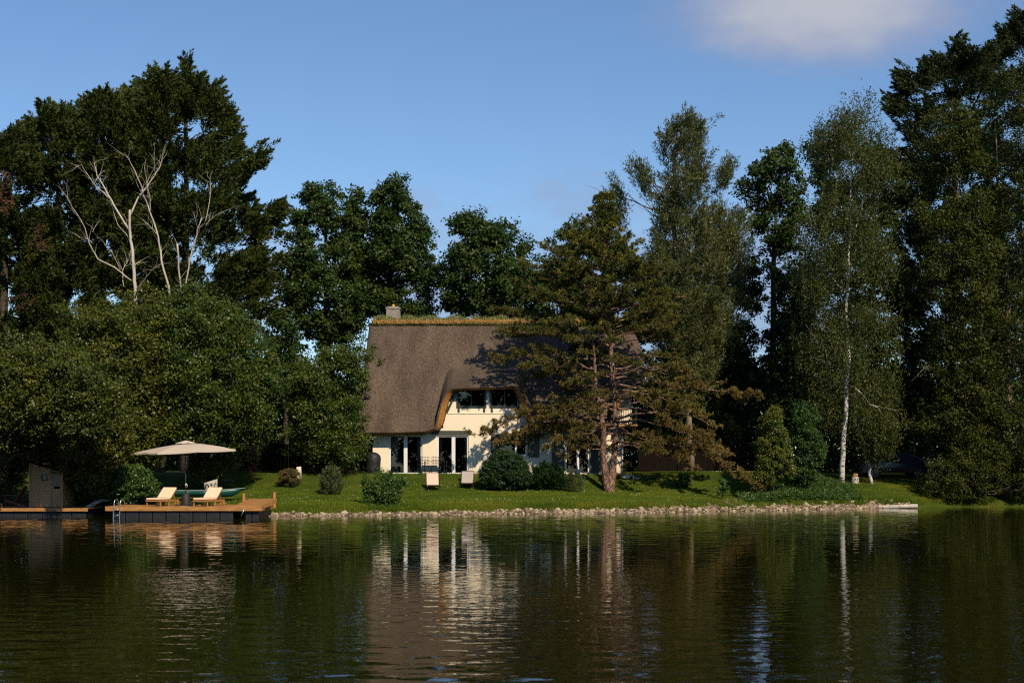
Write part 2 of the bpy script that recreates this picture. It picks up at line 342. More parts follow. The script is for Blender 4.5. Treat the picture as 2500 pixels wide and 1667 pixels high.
def watermat():
    m, t, b = mat('lake_water')
    b.inputs['Base Color'].default_value = (.0100, .0105, .0010, 1); b.inputs['Roughness'].default_value = .015
    b.inputs['IOR'].default_value = 1.33
    tcn = t.nodes.new('ShaderNodeTexCoord')
    def nz(scale, stretch, detail=2, rough=.5, dist=0):
        mp = t.nodes.new('ShaderNodeMapping'); mp.inputs['Scale'].default_value = stretch; t.links.new(tcn.outputs['Object'], mp.inputs[0])
        n = t.nodes.new('ShaderNodeTexNoise'); n.inputs['Scale'].default_value = scale; n.inputs['Detail'].default_value = detail
        n.inputs['Roughness'].default_value = rough; n.inputs['Distortion'].default_value = dist
        t.links.new(mp.outputs[0], n.inputs['Vector']); return n.outputs['Fac']
    def mm(op, a, b_):
        n = t.nodes.new('ShaderNodeMath'); n.operation = op
        for i, v in enumerate((a, b_)):
            if isinstance(v, (int, float)): n.inputs[i].default_value = v
            else: t.links.new(v, n.inputs[i])
        return n.outputs[0]
    small = nz(3.4, (.8, 1.1, 1), 2, .45, .3)
    big = nz(.95, (.45, 1.3, 1), 2, .5)
    swell = nz(.22, (.35, 1.2, 1), 1)
    sep = t.nodes.new('ShaderNodeSeparateXYZ'); t.links.new(tcn.outputs['Object'], sep.inputs[0])
    def rmp(src, a, b_, c, d):
        r = t.nodes.new('ShaderNodeMapRange'); r.interpolation_type = 'SMOOTHSTEP'
        for i, v in enumerate((a, b_, c, d)): r.inputs[i+1].default_value = v
        t.links.new(src, r.inputs[0]); return r.outputs[0]
    near = rmp(sep.outputs[1], 44, 18, .15, 1.0)                 # ripples die down in the lee of the bank
    patch = rmp(nz(.035, (.35, 1.6, 1), 3, .55), .42, .62, .65, 1.25)
    gust = rmp(nz(.16, (.18, 1.5, 1), 2, .5), .66, .76, 0, 1.0)   # small cat's-paws far out
    amp = mm('ADD', mm('MULTIPLY', near, patch), mm('MULTIPLY', gust, .5))
    h = mm('MULTIPLY', mm('MULTIPLY', small, amp), .0085)
    bp = t.nodes.new('ShaderNodeBump'); bp.inputs['Strength'].default_value = 1; bp.inputs['Distance'].default_value = 1
    t.links.new(h, bp.inputs['Height']); t.links.new(bp.outputs[0], b.inputs['Normal']); return m
M['water'] = watermat()

# ------------------------------------------------------------------ terrain and water
shore_px = [(-700, 1256), (0, 1256.3), (250, 1256.5), (480, 1257.5), (590, 1260), (640, 1260.5), (1050, 1257), (1230, 1255), (1350, 1254), (1600, 1251), (1700, 1248.6), (1820, 1246.7), (1950, 1244), (2080, 1241.5), (2220, 1239.6), (2320, 1237.8), (2600, 1237), (3400, 1235)]
sx = np.array([(p-CX)/F*(8640/(q-YH)) for p, q in shore_px]); sy = np.array([8640/(q-YH) for p, q in shore_px])
def shoreY(X): return np.interp(X, sx, sy) + .18*np.sin(np.asarray(X)*1.9+1)*np.sin(np.asarray(X)*.7) + .08*np.sin(np.asarray(X)*5.3)
def gz(X, Y):
    X = np.asarray(X, float); Y = np.asarray(Y, float)
    d = Y-shoreY(X)
    a = np.interp(d, [-8, 0, .35, 1.0, 9.3, 12, 20], [-1.6, -.02, .14, .40, 1.03, 1.78, 1.9])
    b = np.interp(d, [-8, 0, .35, 1.0, 5.5, 9.5, 20], [-1.6, -.02, .14, .42, 1.22, 1.65, 1.8])
    w = np.clip((X-11)/5, 0, 1); w = w*w*(3-2*w)
    z = a*(1-w)+b*w
    w2 = np.clip((Y-79.2)/2.6, 0, 1); w2 = w2*w2*(3-2*w2)*np.clip((X+12)/3, 0, 1)*np.clip((19-X)/4, 0, 1)
    z = np.where(Y > 79.2, np.maximum(z, z*(1-w2)+(1.77+.11*np.clip((X-6)/3, 0, 1))*w2), z)
    bump = .035*np.sin(X*.9+Y*.4)+.03*np.sin(X*.37-Y*.8+2)
    return z + bump*np.clip(d-.8, 0, 1)*np.clip(80.5-Y, 0, 1)
def gpos(px, py):
    """point of the bank seen at pixel (px, py)"""
    Y = np.arange(60, 130, .05); X = (px-CX)/F*Y; z = gz(X, Y); pr = YH+(CH-z)*F/Y
    ok = (Y > shoreY(X)) & (pr <= py)
    i = np.argmax(ok) if ok.any() else len(Y)-1
    return Vector((X[i], Y[i], z[i]))
def on(px, Y):
    X = XP(px, Y); return Vector((X, Y, float(gz(X, Y))))

def terrain():
    xs = np.concatenate([np.linspace(-900, -60, 22), np.linspace(-58, -24, 30), np.arange(-23, 34, .22), np.linspace(34.5, 60, 30), np.linspace(65, 900, 22)])
    ys = np.concatenate([[40, 55], np.arange(60, 92, .22), np.linspace(92.5, 140, 40), np.linspace(150, 1800, 30)])
    X, Y = np.meshgrid(xs, ys); Z = gz(X, Y); Z = np.where(Y < 57, -2.0, Z)
    V = np.stack([X, Y, Z], -1).reshape(-1, 3); nx, ny = len(xs), len(ys)
    i = np.arange((ny-1)*(nx-1)); r, c = i//(nx-1), i % (nx-1); a = r*nx+c
    Fc = np.stack([a, a+1, a+nx+1, a+nx], -1)
    me = bpy.data.meshes.new('ground'); me.from_pydata(V.tolist(), [], Fc.tolist()); me.update()
    me.polygons.foreach_set('use_smooth', [True]*len(me.polygons))
    tagit(link('ground', me, M['ground']), kind='structure')
terrain()
def lake():
    xs = np.arange(-26, 31.01, .11); ys = [13.0]
    while ys[-1] < 84: ys.append(ys[-1]+.045+.0009*(ys[-1]-13))
    ys = np.array(ys); X, Y = np.meshgrid(xs, ys); g = np.random.default_rng(77); H = np.zeros_like(X)
    for k in range(64):
        lam = math.exp(g.uniform(math.log(.24), math.log(1.2))); th = g.normal(0, .42)+math.pi/2; kk = 2*math.pi/lam
        kx, ky = kk*math.cos(th), kk*math.sin(th); slope = .0048*(lam/.6)**-.15
        env = 1+.5*np.sin(X*g.uniform(-.35, .35)+Y*g.uniform(-.35, .35)+g.uniform(0, 6.28))
        H += slope/kk*env*np.sin(kx*X+ky*Y+g.uniform(0, 6.28))
    P3 = np.stack([X.ravel()*.35, Y.ravel(), 0*X.ravel()], 1)
    patch = np.clip(.85+.45*vnoise(P3, .10, 5), .35, 1.5).reshape(X.shape)
    near = np.interp(Y, [14, 19, 26, 36, 48, 57, 80], [.95, .70, .40, .25, .30, .70, .80])
    gust = np.clip(vnoise(P3*[1, 1.6, 1], .16, 15)-.9, 0, 1).reshape(X.shape)*np.clip((Y-40)/10, 0, 1)*.9
    edge = np.clip((X+26)/2, 0, 1)*np.clip((31-X)/2, 0, 1)*np.clip((Y-13)/1.0, 0, 1)*np.clip((84-Y)/2, 0, 1)
    H *= (near*patch+gust)*edge; nx, ny = len(xs), len(ys); H[0] = H[-1] = 0; H[:, 0] = H[:, -1] = 0
    V = np.stack([X, Y, H], -1).reshape(-1, 3); n0 = len(V)
    i = np.arange((ny-1)*(nx-1)); r, c = i//(nx-1), i % (nx-1); a = r*nx+c; Fc = np.stack([a, a+1, a+nx+1, a+nx], -1)
    x0, x1, y0, y1 = xs[0], xs[-1], ys[0], ys[-1]
    ext = np.array([(-900, -300, 0), (900, -300, 0), (900, 95, 0), (-900, 95, 0), (-900, y0, 0), (900, y0, 0), (900, y1, 0), (-900, y1, 0), (x0, y0, 0), (x1, y0, 0), (x1, y1, 0), (x0, y1, 0)], float)
    V = np.concatenate([V, ext]); e = n0
    Fe = np.array([(e, e+1, e+5, e+4), (e+4, e+8, e+11, e+7), (e+9, e+5, e+6, e+10), (e+7, e+6, e+2, e+3)])
    Fc = np.concatenate([Fc, Fe]); me = bpy.data.meshes.new('water')
    me.vertices.add(len(V)); me.vertices.foreach_set('co', V.astype(np.float32).ravel()); me.loops.add(len(Fc)*4); me.loops.foreach_set('vertex_index', Fc.astype(np.int32).ravel())
    me.polygons.add(len(Fc)); me.polygons.foreach_set('loop_start', np.arange(0, len(Fc)*4, 4, dtype=np.int32)); me.update(calc_edges=True)
    me.polygons.foreach_set('use_smooth', [True]*len(Fc)); tagit(link('water', me, M['water']), kind='structure')

# ------------------------------------------------------------------ foliage
def unit(a): return a/np.maximum(np.linalg.norm(a, axis=-1, keepdims=True), 1e-9)
def leaf_quads(c, ax, nrm, Lh, Wh):
    ax = unit(ax); b = unit(np.cross(nrm, ax)); Lh = Lh[:, None]; Wh = Wh[:, None]
    return np.stack([c-ax*Lh, c+b*Wh-ax*Lh*.1, c+ax*Lh, c-b*Wh-ax*Lh*.1], 1).reshape(-1, 3)
def poly_w(poly, Y): return np.array([[XP(p, Y), ZP(q, Y)] for p, q in poly])
def inside(pts, pw):
    r = np.zeros(len(pts), bool); j = len(pw)-1
    for i in range(len(pw)):
        xi, zi = pw[i]; xj, zj = pw[j]
        c = ((zi > pts[:, 1]) != (zj > pts[:, 1])) & (pts[:, 0] < (xj-xi)*(pts[:, 1]-zi)/((zj-zi) if zj != zi else 1e-9)+xi)
        r ^= c; j = i
    return r
def edge_d(pts, pw):
    d = np.full(len(pts), 1e9)
    for i in range(len(pw)):
        a = pw[i]; b = pw[(i+1) % len(pw)]; ab = b-a; t = np.clip(((pts-a)@ab)/max(ab@ab, 1e-9), 0, 1)
        d = np.minimum(d, np.linalg.norm(pts-(a+t[:, None]*ab), axis=1))
    return d
def vnoise(p, s, seed):
    r = np.random.default_rng(seed); o = np.zeros(len(p))
    for k in range(7):
        w_ = r.normal(size=3)*s*(1+.35*k); o += np.sin(p@w_+r.uniform(0, 6.28))/(1+.2*k)
    return o/2.4
def clump_centres(poly, Y, T, n, r, seed, void=.0, vs=.8, front=-1.0, back=.6, macro=0.0):
    g = np.random.default_rng(seed); pw = poly_w(poly, Y); lo = pw.min(0); hi = pw.max(0); out_ = []; tot = 0
    while tot < n:
        p = g.uniform(lo, hi, (n*3, 2)); p = p[inside(p, pw)]; d = edge_d(p, pw)
        k = d > r*g.uniform(.0, .9, len(p)); p, d = p[k], d[k]
        th = T*np.sqrt(np.clip(1-(1-np.clip(d/T, 0, 1))**2, 0, 1))
        s = g.uniform(front, back, len(p)); s = np.sign(s)*np.abs(s)**.6
        P3 = np.stack([p[:, 0], Y+s*th, p[:, 1]], 1)
        if void > 0:
            k = vnoise(P3, vs, seed+5) > (void-1.0)*1.0+g.normal(size=len(P3))*.15; P3 = P3[k]
        out_.append(P3); tot += len(P3)
    c = np.concatenate(out_)[:n]
    if macro:
        k = max(5, int(n/15)); mc = c[g.integers(0, len(c), k)]; mr = macro*g.uniform(.6, 1.3, k)
        dist = np.linalg.norm((c[:, None, :]-mc[None])/mr[None, :, None], axis=2); j = dist.argmin(1)
        dv = unit(c-mc[j]+g.normal(size=c.shape)*.15); sh = g.uniform(.62, 1.0, len(c))[:, None]
        snap = mc[j]+dv*mr[j][:, None]*sh*np.array([1.0, 1.0, .8]); keep = g.uniform(0, 1, len(c)) < .24
        snap[:, 2] += .1*macro
        c = np.where(keep[:, None], c, snap)
    return c
def spires(lst, Y, seed):
    g = np.random.default_rng(seed+3); o = []
    for px, py, h, w in lst:                       # leader shoots: tip pixel, height and foot half width in metres
        n = int(12+h*w*26); t = g.uniform(0, 1, n)**.6; a = g.uniform(0, 6.28, n); r = w*t*g.uniform(.2, 1, n)
        o.append(np.stack([XP(px, Y)+r*np.cos(a), Y+r*np.sin(a), ZP(py-16, Y)-.35-h*t], 1))
    return np.concatenate(o)
def leaves(cs, kind, seed, r=.55, per=60, Ls=.12, Ws=.08, axis=None, tintb=0.5):
    g = np.random.default_rng(seed+99); n = len(cs); tot = n*per
    ct = np.repeat(np.clip(g.normal(tintb, .17, n), 0, 1), per); C0 = np.repeat(cs, per, 0)
    rr = np.repeat(r*g.uniform(.6, 1.35, n), per)[:, None]
    ax0 = np.array(axis if axis is not None else (cs[:, 0].mean(), cs[:, 1].mean()))
    rad = np.stack([cs[:, 0]-ax0[0], cs[:, 1]-ax0[1], np.zeros(n)], 1); rad = unit(rad+g.normal(size=(n, 3))*np.array([.25, .25, .05]))
    if kind == 'broad':
        o = unit(g.normal(size=(tot, 3)))*(g.uniform(0, 1, (tot, 1))**.45); o[:, 2] *= .72
        # outer lobes give each clump an uneven outline
        lob = np.repeat(unit(g.normal(size=(n*3, 3))).reshape(n, 3, 3), per, 0)[np.arange(tot), g.integers(0, 3, tot)]
        p = C0+(o*.75+lob*.42)*rr
        nr = unit(o*.7+g.normal(size=(tot, 3))*.6+np.array([.15, -.15, .55])); ax = np.cross(nr, g.normal(size=(tot, 3)))
    elif kind == 'cypress':
        up = g.uniform(.15, .95, n)[:, None]
        d = unit(rad*1.0+np.array([0, 0, 1.])*up+g.normal(size=(n, 3))*.25); D = np.repeat(d, per, 0)
        lat = unit(g.normal(size=(tot, 3))); s = g.uniform(-.35, 1, tot)[:, None]
        p = C0+D*s*rr*1.25+lat*(1.05-s)*rr*.42; p[:, 2] -= (1-s[:, 0])*rr[:, 0]*.12
        ax = D*1.0+lat*.75+np.array([0, 0, -.12]); nr = np.cross(ax, g.normal(size=(tot, 3)))
    elif kind == 'weep':
        st = g.integers(0, 5, tot); off = np.repeat(g.normal(size=(n, 5, 3)), per, 0)[np.arange(tot), st]
        ln = np.repeat(g.uniform(.5, 1.6, (n, 5)), per, 0)[np.arange(tot), st]
        s = g.uniform(0, 1, tot)
        p = C0+off*rr*np.array([.7, .7, .5])+g.normal(size=(tot, 3))*.07; p[:, 2] -= s*ln*rr[:, 0]*1.8
        p[:, 0] += .12*np.sin(s*3)*rr[:, 0]
        ax = g.normal(size=(tot, 3))*.6+np.array([0, 0, -1.]); nr = unit(g.normal(size=(tot, 3))+np.array([.2, -.5, .3]))
    elif kind == 'upright':
        d = unit(rad*.55+np.array([0, 0, 1.])*g.uniform(.5, 1.2, n)[:, None]+g.normal(size=(n, 3))*.3); D = np.repeat(d, per, 0)
        lat = unit(g.normal(size=(tot, 3))); s = g.uniform(-.7, 1, tot)[:, None]
        p = C0+D*s*rr*1.2+lat*rr*g.uniform(.05, .5, (tot, 1))*(1.2-s*.6)
        ax = D+lat*.8; nr = unit(g.normal(size=(tot, 3))+np.array([.2, -.4, .4]))
    Lh = Ls/2*g.choice([.7, 1.0, 1.45], tot, p=[.4, .4, .2])*g.uniform(.75, 1.2, tot); Wh = Ws/2*g.uniform(.7, 1.2, tot)
    ti = np.clip(ct+g.normal(0, .13, tot), 0, 1)
    return leaf_quads(p, ax, nr, Lh, Wh), ti
def wob(a, b, k=5, amp=.08, sag=0):
    a, b = Vector(a), Vector(b); ln = (b-a).length; pts = []
    for i in range(k+1):
        t = i/k; p = a.lerp(b, t)
        if 0 < i < k: p += Vector((random.gauss(0, 1), random.gauss(0, 1), random.gauss(0, .6)))*amp*ln*.35
        p.z += sag*ln*4*t*(1-t); pts.append(p)
    return pts
def plant(name, cat, label, base, parts, trunk=None, trunk_mat='bark', limbs=0, limb_r=.05, group=None, crown_name='crown', trunk_name='trunk', stuff_fn=None, limb_from=.25, extra_trunk=None):
    """parts: list of dicts(poly,Y,T,n,kind,r,per,L,W,mat,void,tint). trunk: list of (px,py,Y,radius)"""
    root = empty(name, base, label, cat, group)
    allV = []; allT = []; allC = []
    mk = parts[0]['mat']
    for i, d in enumerate(parts):
        seed = d.get('seed', abs(hash_(label))+i*17)
        mul = {'cypress': 1.6, 'weep': 1.9, 'upright': 1.5, 'broad': 1.6}[d.get('kind', 'broad')]*d.get('mul', 1)
        cs = clump_centres(d['poly'], d['Y'], d.get('T', 3), int(d['n']*mul), d.get('r', .55), seed, d.get('void', .0)*.72, d.get('vs', .8), d.get('front', -1), d.get('back', .6), d.get('macro', 1.15 if d.get('kind', 'broad') == 'broad' and d.get('r', .55) > .45 else .6 if d.get('kind') == 'cypress' else .75 if d.get('kind') == 'weep' and d.get('r', .55) > .5 else 0))
        if d.get('spires'): cs = np.concatenate([cs, spires(d['spires'], d['Y'], seed)])
        V, t = leaves(cs, d.get('kind', 'broad'), seed, d.get('r', .55), d.get('per', 60), d.get('L', .12)*1.1, d.get('W', .08)*1.15, d.get('axis', (XP(trunk[len(trunk)//2][0], trunk[len(trunk)//2][2]), trunk[len(trunk)//2][2]) if trunk else None), d.get('tint', .45))
        allV.append(V); allT.append(t); allC.append(cs)
    me = np_mesh(crown_name, np.concatenate(allV), 4, np.concatenate(allT)); link(crown_name, me, M[mk], root)
    tb = MB()
    if trunk:
        pts = [P(a, b, c) for a, b, c, r_ in trunk]; pts[0].z = min(pts[0].z, base[2]-.1)
        rs = [t[3] for t in trunk]
        # resample with a little irregularity
        q = []; rr = []
        for i in range(len(pts)-1):
            for k in range(4):
                t = k/4; p = pts[i].lerp(pts[i+1], t)
                if i+k > 0: p += Vector((random.gauss(0, .03), random.gauss(0, .03), 0))
                q.append(p); rr.append(rs[i]*(1-t)+rs[i+1]*t)
        q.append(pts[-1]); rr.append(rs[-1]); tb.tube(q, rr, 8)
        cc = np.concatenate(allC)
        for k in range(limbs):
            tgt = Vector(cc[random.randrange(len(cc))])
            hmin = q[0].z+(q[-1].z-q[0].z)*limb_from
            zt = max(hmin, min(q[-1].z*.98, tgt.z-abs((tgt-q[0]).xy.length)*random.uniform(.2, .6)))
            j = min(range(len(q)), key=lambda i: abs(q[i].z-zt))
            r0 = min(rr[j]*.55, limb_r*random.uniform(.6, 1.3)); pp = wob(q[j], tgt, 6, .09, random.uniform(-.02, .06))
            tb.tube(pp, [r0*(1-.85*i/6) for i in range(7)], 5, cap=False)
            for kk in range(2):
                s = pp[random.randint(2, 5)]; e = s+(tgt-q[j])*.25+Vector((random.gauss(0, .5), random.gauss(0, .5), random.gauss(0.2, .4)))
                tb.tube(wob(s, e, 3, .1), [r0*.4, r0*.3, r0*.2, r0*.08], 4, cap=False)
    if extra_trunk: extra_trunk(tb)
    if tb.v: tb.build(trunk_name, M[trunk_mat], root, True)
    return root
def hash_(s):
    h = 7
    for ch in s: h = (h*31+ord(ch)) % 100003
    return h

# ------------------------------------------------------------------ the thatched house
HY = 82.0; BASE = 1.78
hs = empty('thatched_house', (-.8, HY, BASE), 'cream plastered cottage under a big thatched roof, behind the pine', 'house')
def hx(px): return XP(px, HY)
def hz(py): return ZP(py, HY)
def wall_cells(mb, x0, x1, z0, z1, y0, y1, holes):
    """a wall slab made of butted blocks round its openings (x0, x1, z0, z1)"""
    xs = sorted({x0, x1, *[v for h in holes for v in h[:2]]}); zs = sorted({z0, z1, *[v for h in holes for v in h[2:]]})
    V = {}; fs = []
    def vid(x, y, z):
        k = (round(x, 4), y, round(z, 4))
        if k not in V: V[k] = len(V)
        return V[k]
    def solid(i, k):
        if not (0 <= i < len(xs)-1 and 0 <= k < len(zs)-1): return False
        cx, cz = (xs[i]+xs[i+1])/2, (zs[k]+zs[k+1])/2
        return not any(h[0] < cx < h[1] and h[2] < cz < h[3] for h in holes)
    for i in range(len(xs)-1):
        for k in range(len(zs)-1):
            if not solid(i, k): continue
            a, b, c, d = xs[i], xs[i+1], zs[k], zs[k+1]
            fs.append((vid(a,y0,c), vid(b,y0,c), vid(b,y0,d), vid(a,y0,d))); fs.append((vid(b,y1,c), vid(a,y1,c), vid(a,y1,d), vid(b,y1,d)))
            if not solid(i-1, k): fs.append((vid(a,y1,c), vid(a,y0,c), vid(a,y0,d), vid(a,y1,d)))
            if not solid(i+1, k): fs.append((vid(b,y0,c), vid(b,y1,c), vid(b,y1,d), vid(b,y0,d)))
            if not solid(i, k-1): fs.append((vid(a,y0,c), vid(a,y1,c), vid(b,y1,c), vid(b,y0,c)))
            if not solid(i, k+1): fs.append((vid(a,y0,d), vid(b,y0,d), vid(b,y1,d), vid(a,y1,d)))
    mb.add(list(V.keys()), fs)
D1 = (hx(949.5), hx(1031), BASE+.02, hz(1061.5)); D2 = (hx(1067), hx(1144), BASE+.02, hz(1063)); D3 = (hx(1379), hx(1440), BASE+.02, hz(1063))
W3 = (hx(1230), hx(1287), hz(1113), hz(1062)); U1 = (hx(1117), hx(1185), hz(994), hz(940)); U2 = (hx(1198), hx(1266), hz(994), hz(940))
XL, XR = hx(910), hx(1519)
mb = MB()
wall_cells(mb, XL, XR, 1.2, 4.36, HY, HY+.35, [D1, D2, D3, W3])
wall_cells(mb, hx(1104), hx(1264), 4.36, hz(940), HY, HY+.35, [U1, U2])
for a_, b_, t_ in ((1082, 1092, 1003), (1092, 1104, 972), (1264, 1276, 972), (1276, 1288, 990), (1288, 1299, 1012)): mb.box((hx(a_), HY, 4.36), (hx(b_), HY+.35, hz(t_)))
wall_cells(mb, hx(1497), hx(1542), 4.36, 6.25, HY+.02, HY+.35, [])
mb.box((XL, HY+.35, 1.2), (XL+.3, 90, 4.4)); mb.box((XR-.3, HY+.35, 1.2), (XR, 90, 4.4)); mb.box((XL, 90, 1.2), (XR, 90.3, 4.4))
for x in (XL, XR-.3):     # gable triangles
    mb.add([(x, 82.4, 4.4), (x+.3, 82.4, 4.4), (x, 90, 4.4), (x+.3, 90, 4.4), (x, 86.1, 9.6), (x+.3, 86.1, 9.6)], [(0,1,5,4), (1,3,5), (3,2,4,5), (2,0,4)])
mb.build('wall', M['plaster'], hs)
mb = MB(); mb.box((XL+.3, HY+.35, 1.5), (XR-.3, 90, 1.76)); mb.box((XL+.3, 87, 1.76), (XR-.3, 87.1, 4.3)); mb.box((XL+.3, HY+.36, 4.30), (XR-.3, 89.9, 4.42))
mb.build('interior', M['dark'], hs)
mb = MB(); mb.box((hx(1080), HY-.035, hz(1010)), (hx(1300), HY-.002, hz(1007.5))); mb.build('string_course', M['plaster'], hs); mb = MB(); mb.box((hx(1306), HY-.03, hz(1160)), (hx(1517), HY-.002, hz(1153)))
mb.build('plinth', M['plaster'], hs)

# roof -------------------------------------------------------------
LY = 81.05; SL = 1.327; lipS = F/LY
lip = np.array([(868,1055),(960,1055.5),(1040,1052),(1060,1046),(1065,1030),(1070,1003),(1079,976),(1089,958),(1101,949.5),(1130,947),(1200,945.5),(1253,944),(1268,950),(1282,969),(1295,998),(1302,1028),(1312,1041),(1340,1043),(1478,1041),(1490,1034),(1495,1000),(1501,975),(1512,965),(1575,962)], float)
lx = (lip[:, 0]-CX)/lipS; lz = CH-(lip[:, 1]-YH)/lipS
def zl(x): return np.interp(x, lx, lz)
x0s = np.arange(lx[0], lx[-1]+.02, .05); x0s[-1] = lx[-1]
zR = 10.62
def mapx(x0, z):
    el = np.interp(z, [4.1, zR], [0, .26]); er = np.interp(z, [6.2, 7.4, 8.4, 9.6, zR], [0, .25, .28, .0, -.5])
    wl = np.clip(1-(x0-lx[0])/1.6, 0, 1); wr = np.clip(1-(lx[-1]-x0)/2.2, 0, 1)
    return x0+el*wl+er*wr
nv = 74
vv = np.linspace(0, 1, nv); vv = vv**.9
rngr = np.random.default_rng(3)
Z = zl(x0s)[None, :]+(zR-zl(x0s))[None, :]*vv[:, None]; X0 = np.repeat(x0s[None, :], nv, 0)
Ym = LY+(Z-4.1)/SL; Yd = LY+(Z-zl(x0s)[None, :])/.5
k = .16; h = np.clip(.5+.5*(Yd-Ym)/k, 0, 1); Yr = Yd*(1-h)+Ym*h-k*h*(1-h)
Yr = Yr+.12*np.sin(np.clip((Z-4.1)/6.5, 0, 1)*math.pi)                   # the slope sags a little
Xr = mapx(X0, Z)
e = np.minimum(X0-x0s[0], x0s[-1]-X0); R = .42; ee = np.clip(R-e, 0, R); Yr = Yr+(R-np.sqrt(np.maximum(R*R-ee*ee, 0)))*.8   # rounded verges
tt = np.clip((Z-(zR-.45))/.45, 0, 1); Yr = Yr+.35*tt*tt
Yr += .018*np.sin(X0*2.1+Z*1.3)+.015*np.sin(X0*4.7-Z*2.9)+rngr.normal(0, .006, Yr.shape)
rows = [np.stack([Xr, Yr, Z], -1)]
top = rows[0][-1]; back = top.copy(); back[:, 1] = 87.0; back[:, 2] = zR-.05
bot = top.copy(); bot[:, 1] = 91.2; bot[:, 2] = 4.1
G = np.concatenate([rows[0], back[None], bot[None]], 0); nr, nc = G.shape[:2]
V = G.reshape(-1, 3).tolist(); Fs = [(r*nc+c, r*nc+c+1, (r+1)*nc+c+1, (r+1)*nc+c) for r in range(nr-1) for c in range(nc-1)]
for side, c in ((1, 0), (-1, nc-1)):                                     # verge thickness
    b = len(V)
    for r in range(nr):
        p = G[r, c]; s_ = 1 if r < nv else -1; V.append([p[0]+side*.10, p[1]+.30*s_, p[2]-.42])
    for r in range(nr-1):
        q = (r*nc+c, (r+1)*nc+c, b+r+1, b+r); Fs.append(q if side == 1 else q[::-1])
me = bpy.data.meshes.new('thatched_roof'); me.from_pydata(V, [], Fs); me.update(); me.polygons.foreach_set('use_smooth', [True]*len(Fs))
roof = link('thatched_roof', me, M['thatch'], hs)
# thatch thickness along the lip, then the underside back to the wall
lp = np.stack([mapx(x0s, zl(x0s)), G[0, :, 1], zl(x0s)], -1)
dx = np.gradient(lp[:, 0]); dz = np.gradient(lp[:, 2]); ln = np.hypot(dx, dz); nx_, nz_ = dz/ln, -dx/ln
ker = np.ones(5)/5; nx_ = np.convolve(nx_, ker, 'same'); nz_ = np.convolve(nz_, ker, 'same'); nz_[:3] = -1; nz_[-3:] = -1; nx_[:3] = 0; nx_[-3:] = 0
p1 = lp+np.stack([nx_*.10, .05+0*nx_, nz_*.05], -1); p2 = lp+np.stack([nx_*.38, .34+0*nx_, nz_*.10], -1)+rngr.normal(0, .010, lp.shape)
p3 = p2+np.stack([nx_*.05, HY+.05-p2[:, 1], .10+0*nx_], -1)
def strip(a, b_, name, mt, parent):
    n = len(a); me = bpy.data.meshes.new(name); me.from_pydata(np.concatenate([a, b_]).tolist(), [], [(i, i+1, n+i+1, n+i)[::-1] for i in range(n-1)]); me.update()
    me.polygons.foreach_set('use_smooth', [True]*(n-1)); return link(name, me, mt, parent)
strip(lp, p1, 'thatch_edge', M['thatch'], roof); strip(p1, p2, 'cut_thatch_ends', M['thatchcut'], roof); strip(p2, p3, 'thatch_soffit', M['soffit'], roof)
# bare green boards in the two dormer cheeks
mb = MB()
for a, b_, c, d in (((1088, 1006), (1112, 952), (1120, 950), (1094, 1006)),):
    q = [P(*v, HY-.12) for v in (a, b_, c, d)]; q2 = [v+Vector((0, .08, 0)) for v in q]
    mb.add(q+q2, [(3,2,1,0), (4,5,6,7), (0,1,5,4), (1,2,6,5), (2,3,7,6), (3,0,4,7)])
mb.build('barge_board', M['green'], hs)
# ridge: soil, moss and plants
mb = MB(); n = 90; ra = random.Random(4); vs = []; fs = []; xa, xb = -8.15, 6.9; seg = 9
for i in range(n+1):
    x = xa+(xb-xa)*i/n
    for k in range(seg):
        a = math.pi*k/(seg-1); r1 = .50+ra.uniform(-.05, .05); vs.append((x, 86.35-math.cos(a)*r1, zR-.10+math.sin(a)**.6*(.32+ra.uniform(-.05, .05))))
for i in range(n):
    for k in range(seg-1): fs.append((i*seg+k, (i+1)*seg+k, (i+1)*seg+k+1, i*seg+k+1))
fs.append(tuple(range(seg))); fs.append(tuple(n*seg+k for k in range(seg))[::-1])
mb.add(vs, fs); ridge = mb.build('mossy_ridge', M['moss'], roof)
g = np.random.default_rng(11); nb = 5200
xc = g.uniform(xa, xb, 130); xi = g.integers(0, 130, nb); c = np.stack([xc[xi]+g.normal(0, .09, nb), 86.35+g.normal(0, .22, nb), np.full(nb, zR+.12)], 1)
hgt = g.uniform(.08, .34, nb)*(.5+.8*np.abs(np.sin(xc[xi]*2.3))); axd = np.stack([g.normal(0, .35, nb), g.normal(0, .3, nb), np.ones(nb)], 1)
Vp = leaf_quads(c+unit(axd)*hgt[:, None]*.5, axd, np.stack([g.normal(0, .5, nb), -np.ones(nb), np.zeros(nb)], 1), hgt*.55, np.full(nb, .018))
low = g.uniform(xa, xb, 3000); c2 = np.stack([low, 85.86+g.normal(0, .07, 3000), zR-.08+g.normal(0, .07, 3000)], 1)
Vq = leaf_quads(c2, g.normal(size=(3000, 3)), g.normal(size=(3000, 3)), g.uniform(.02, .05, 3000), g.uniform(.015, .03, 3000))
link('ridge_plants', np_mesh('ridge_plants', np.concatenate([Vp, Vq]), 4, np.concatenate([np.clip(g.normal(.5, .25, nb), 0, 1), g.uniform(0, .5, 3000)])), M['ridgeplant'], roof)
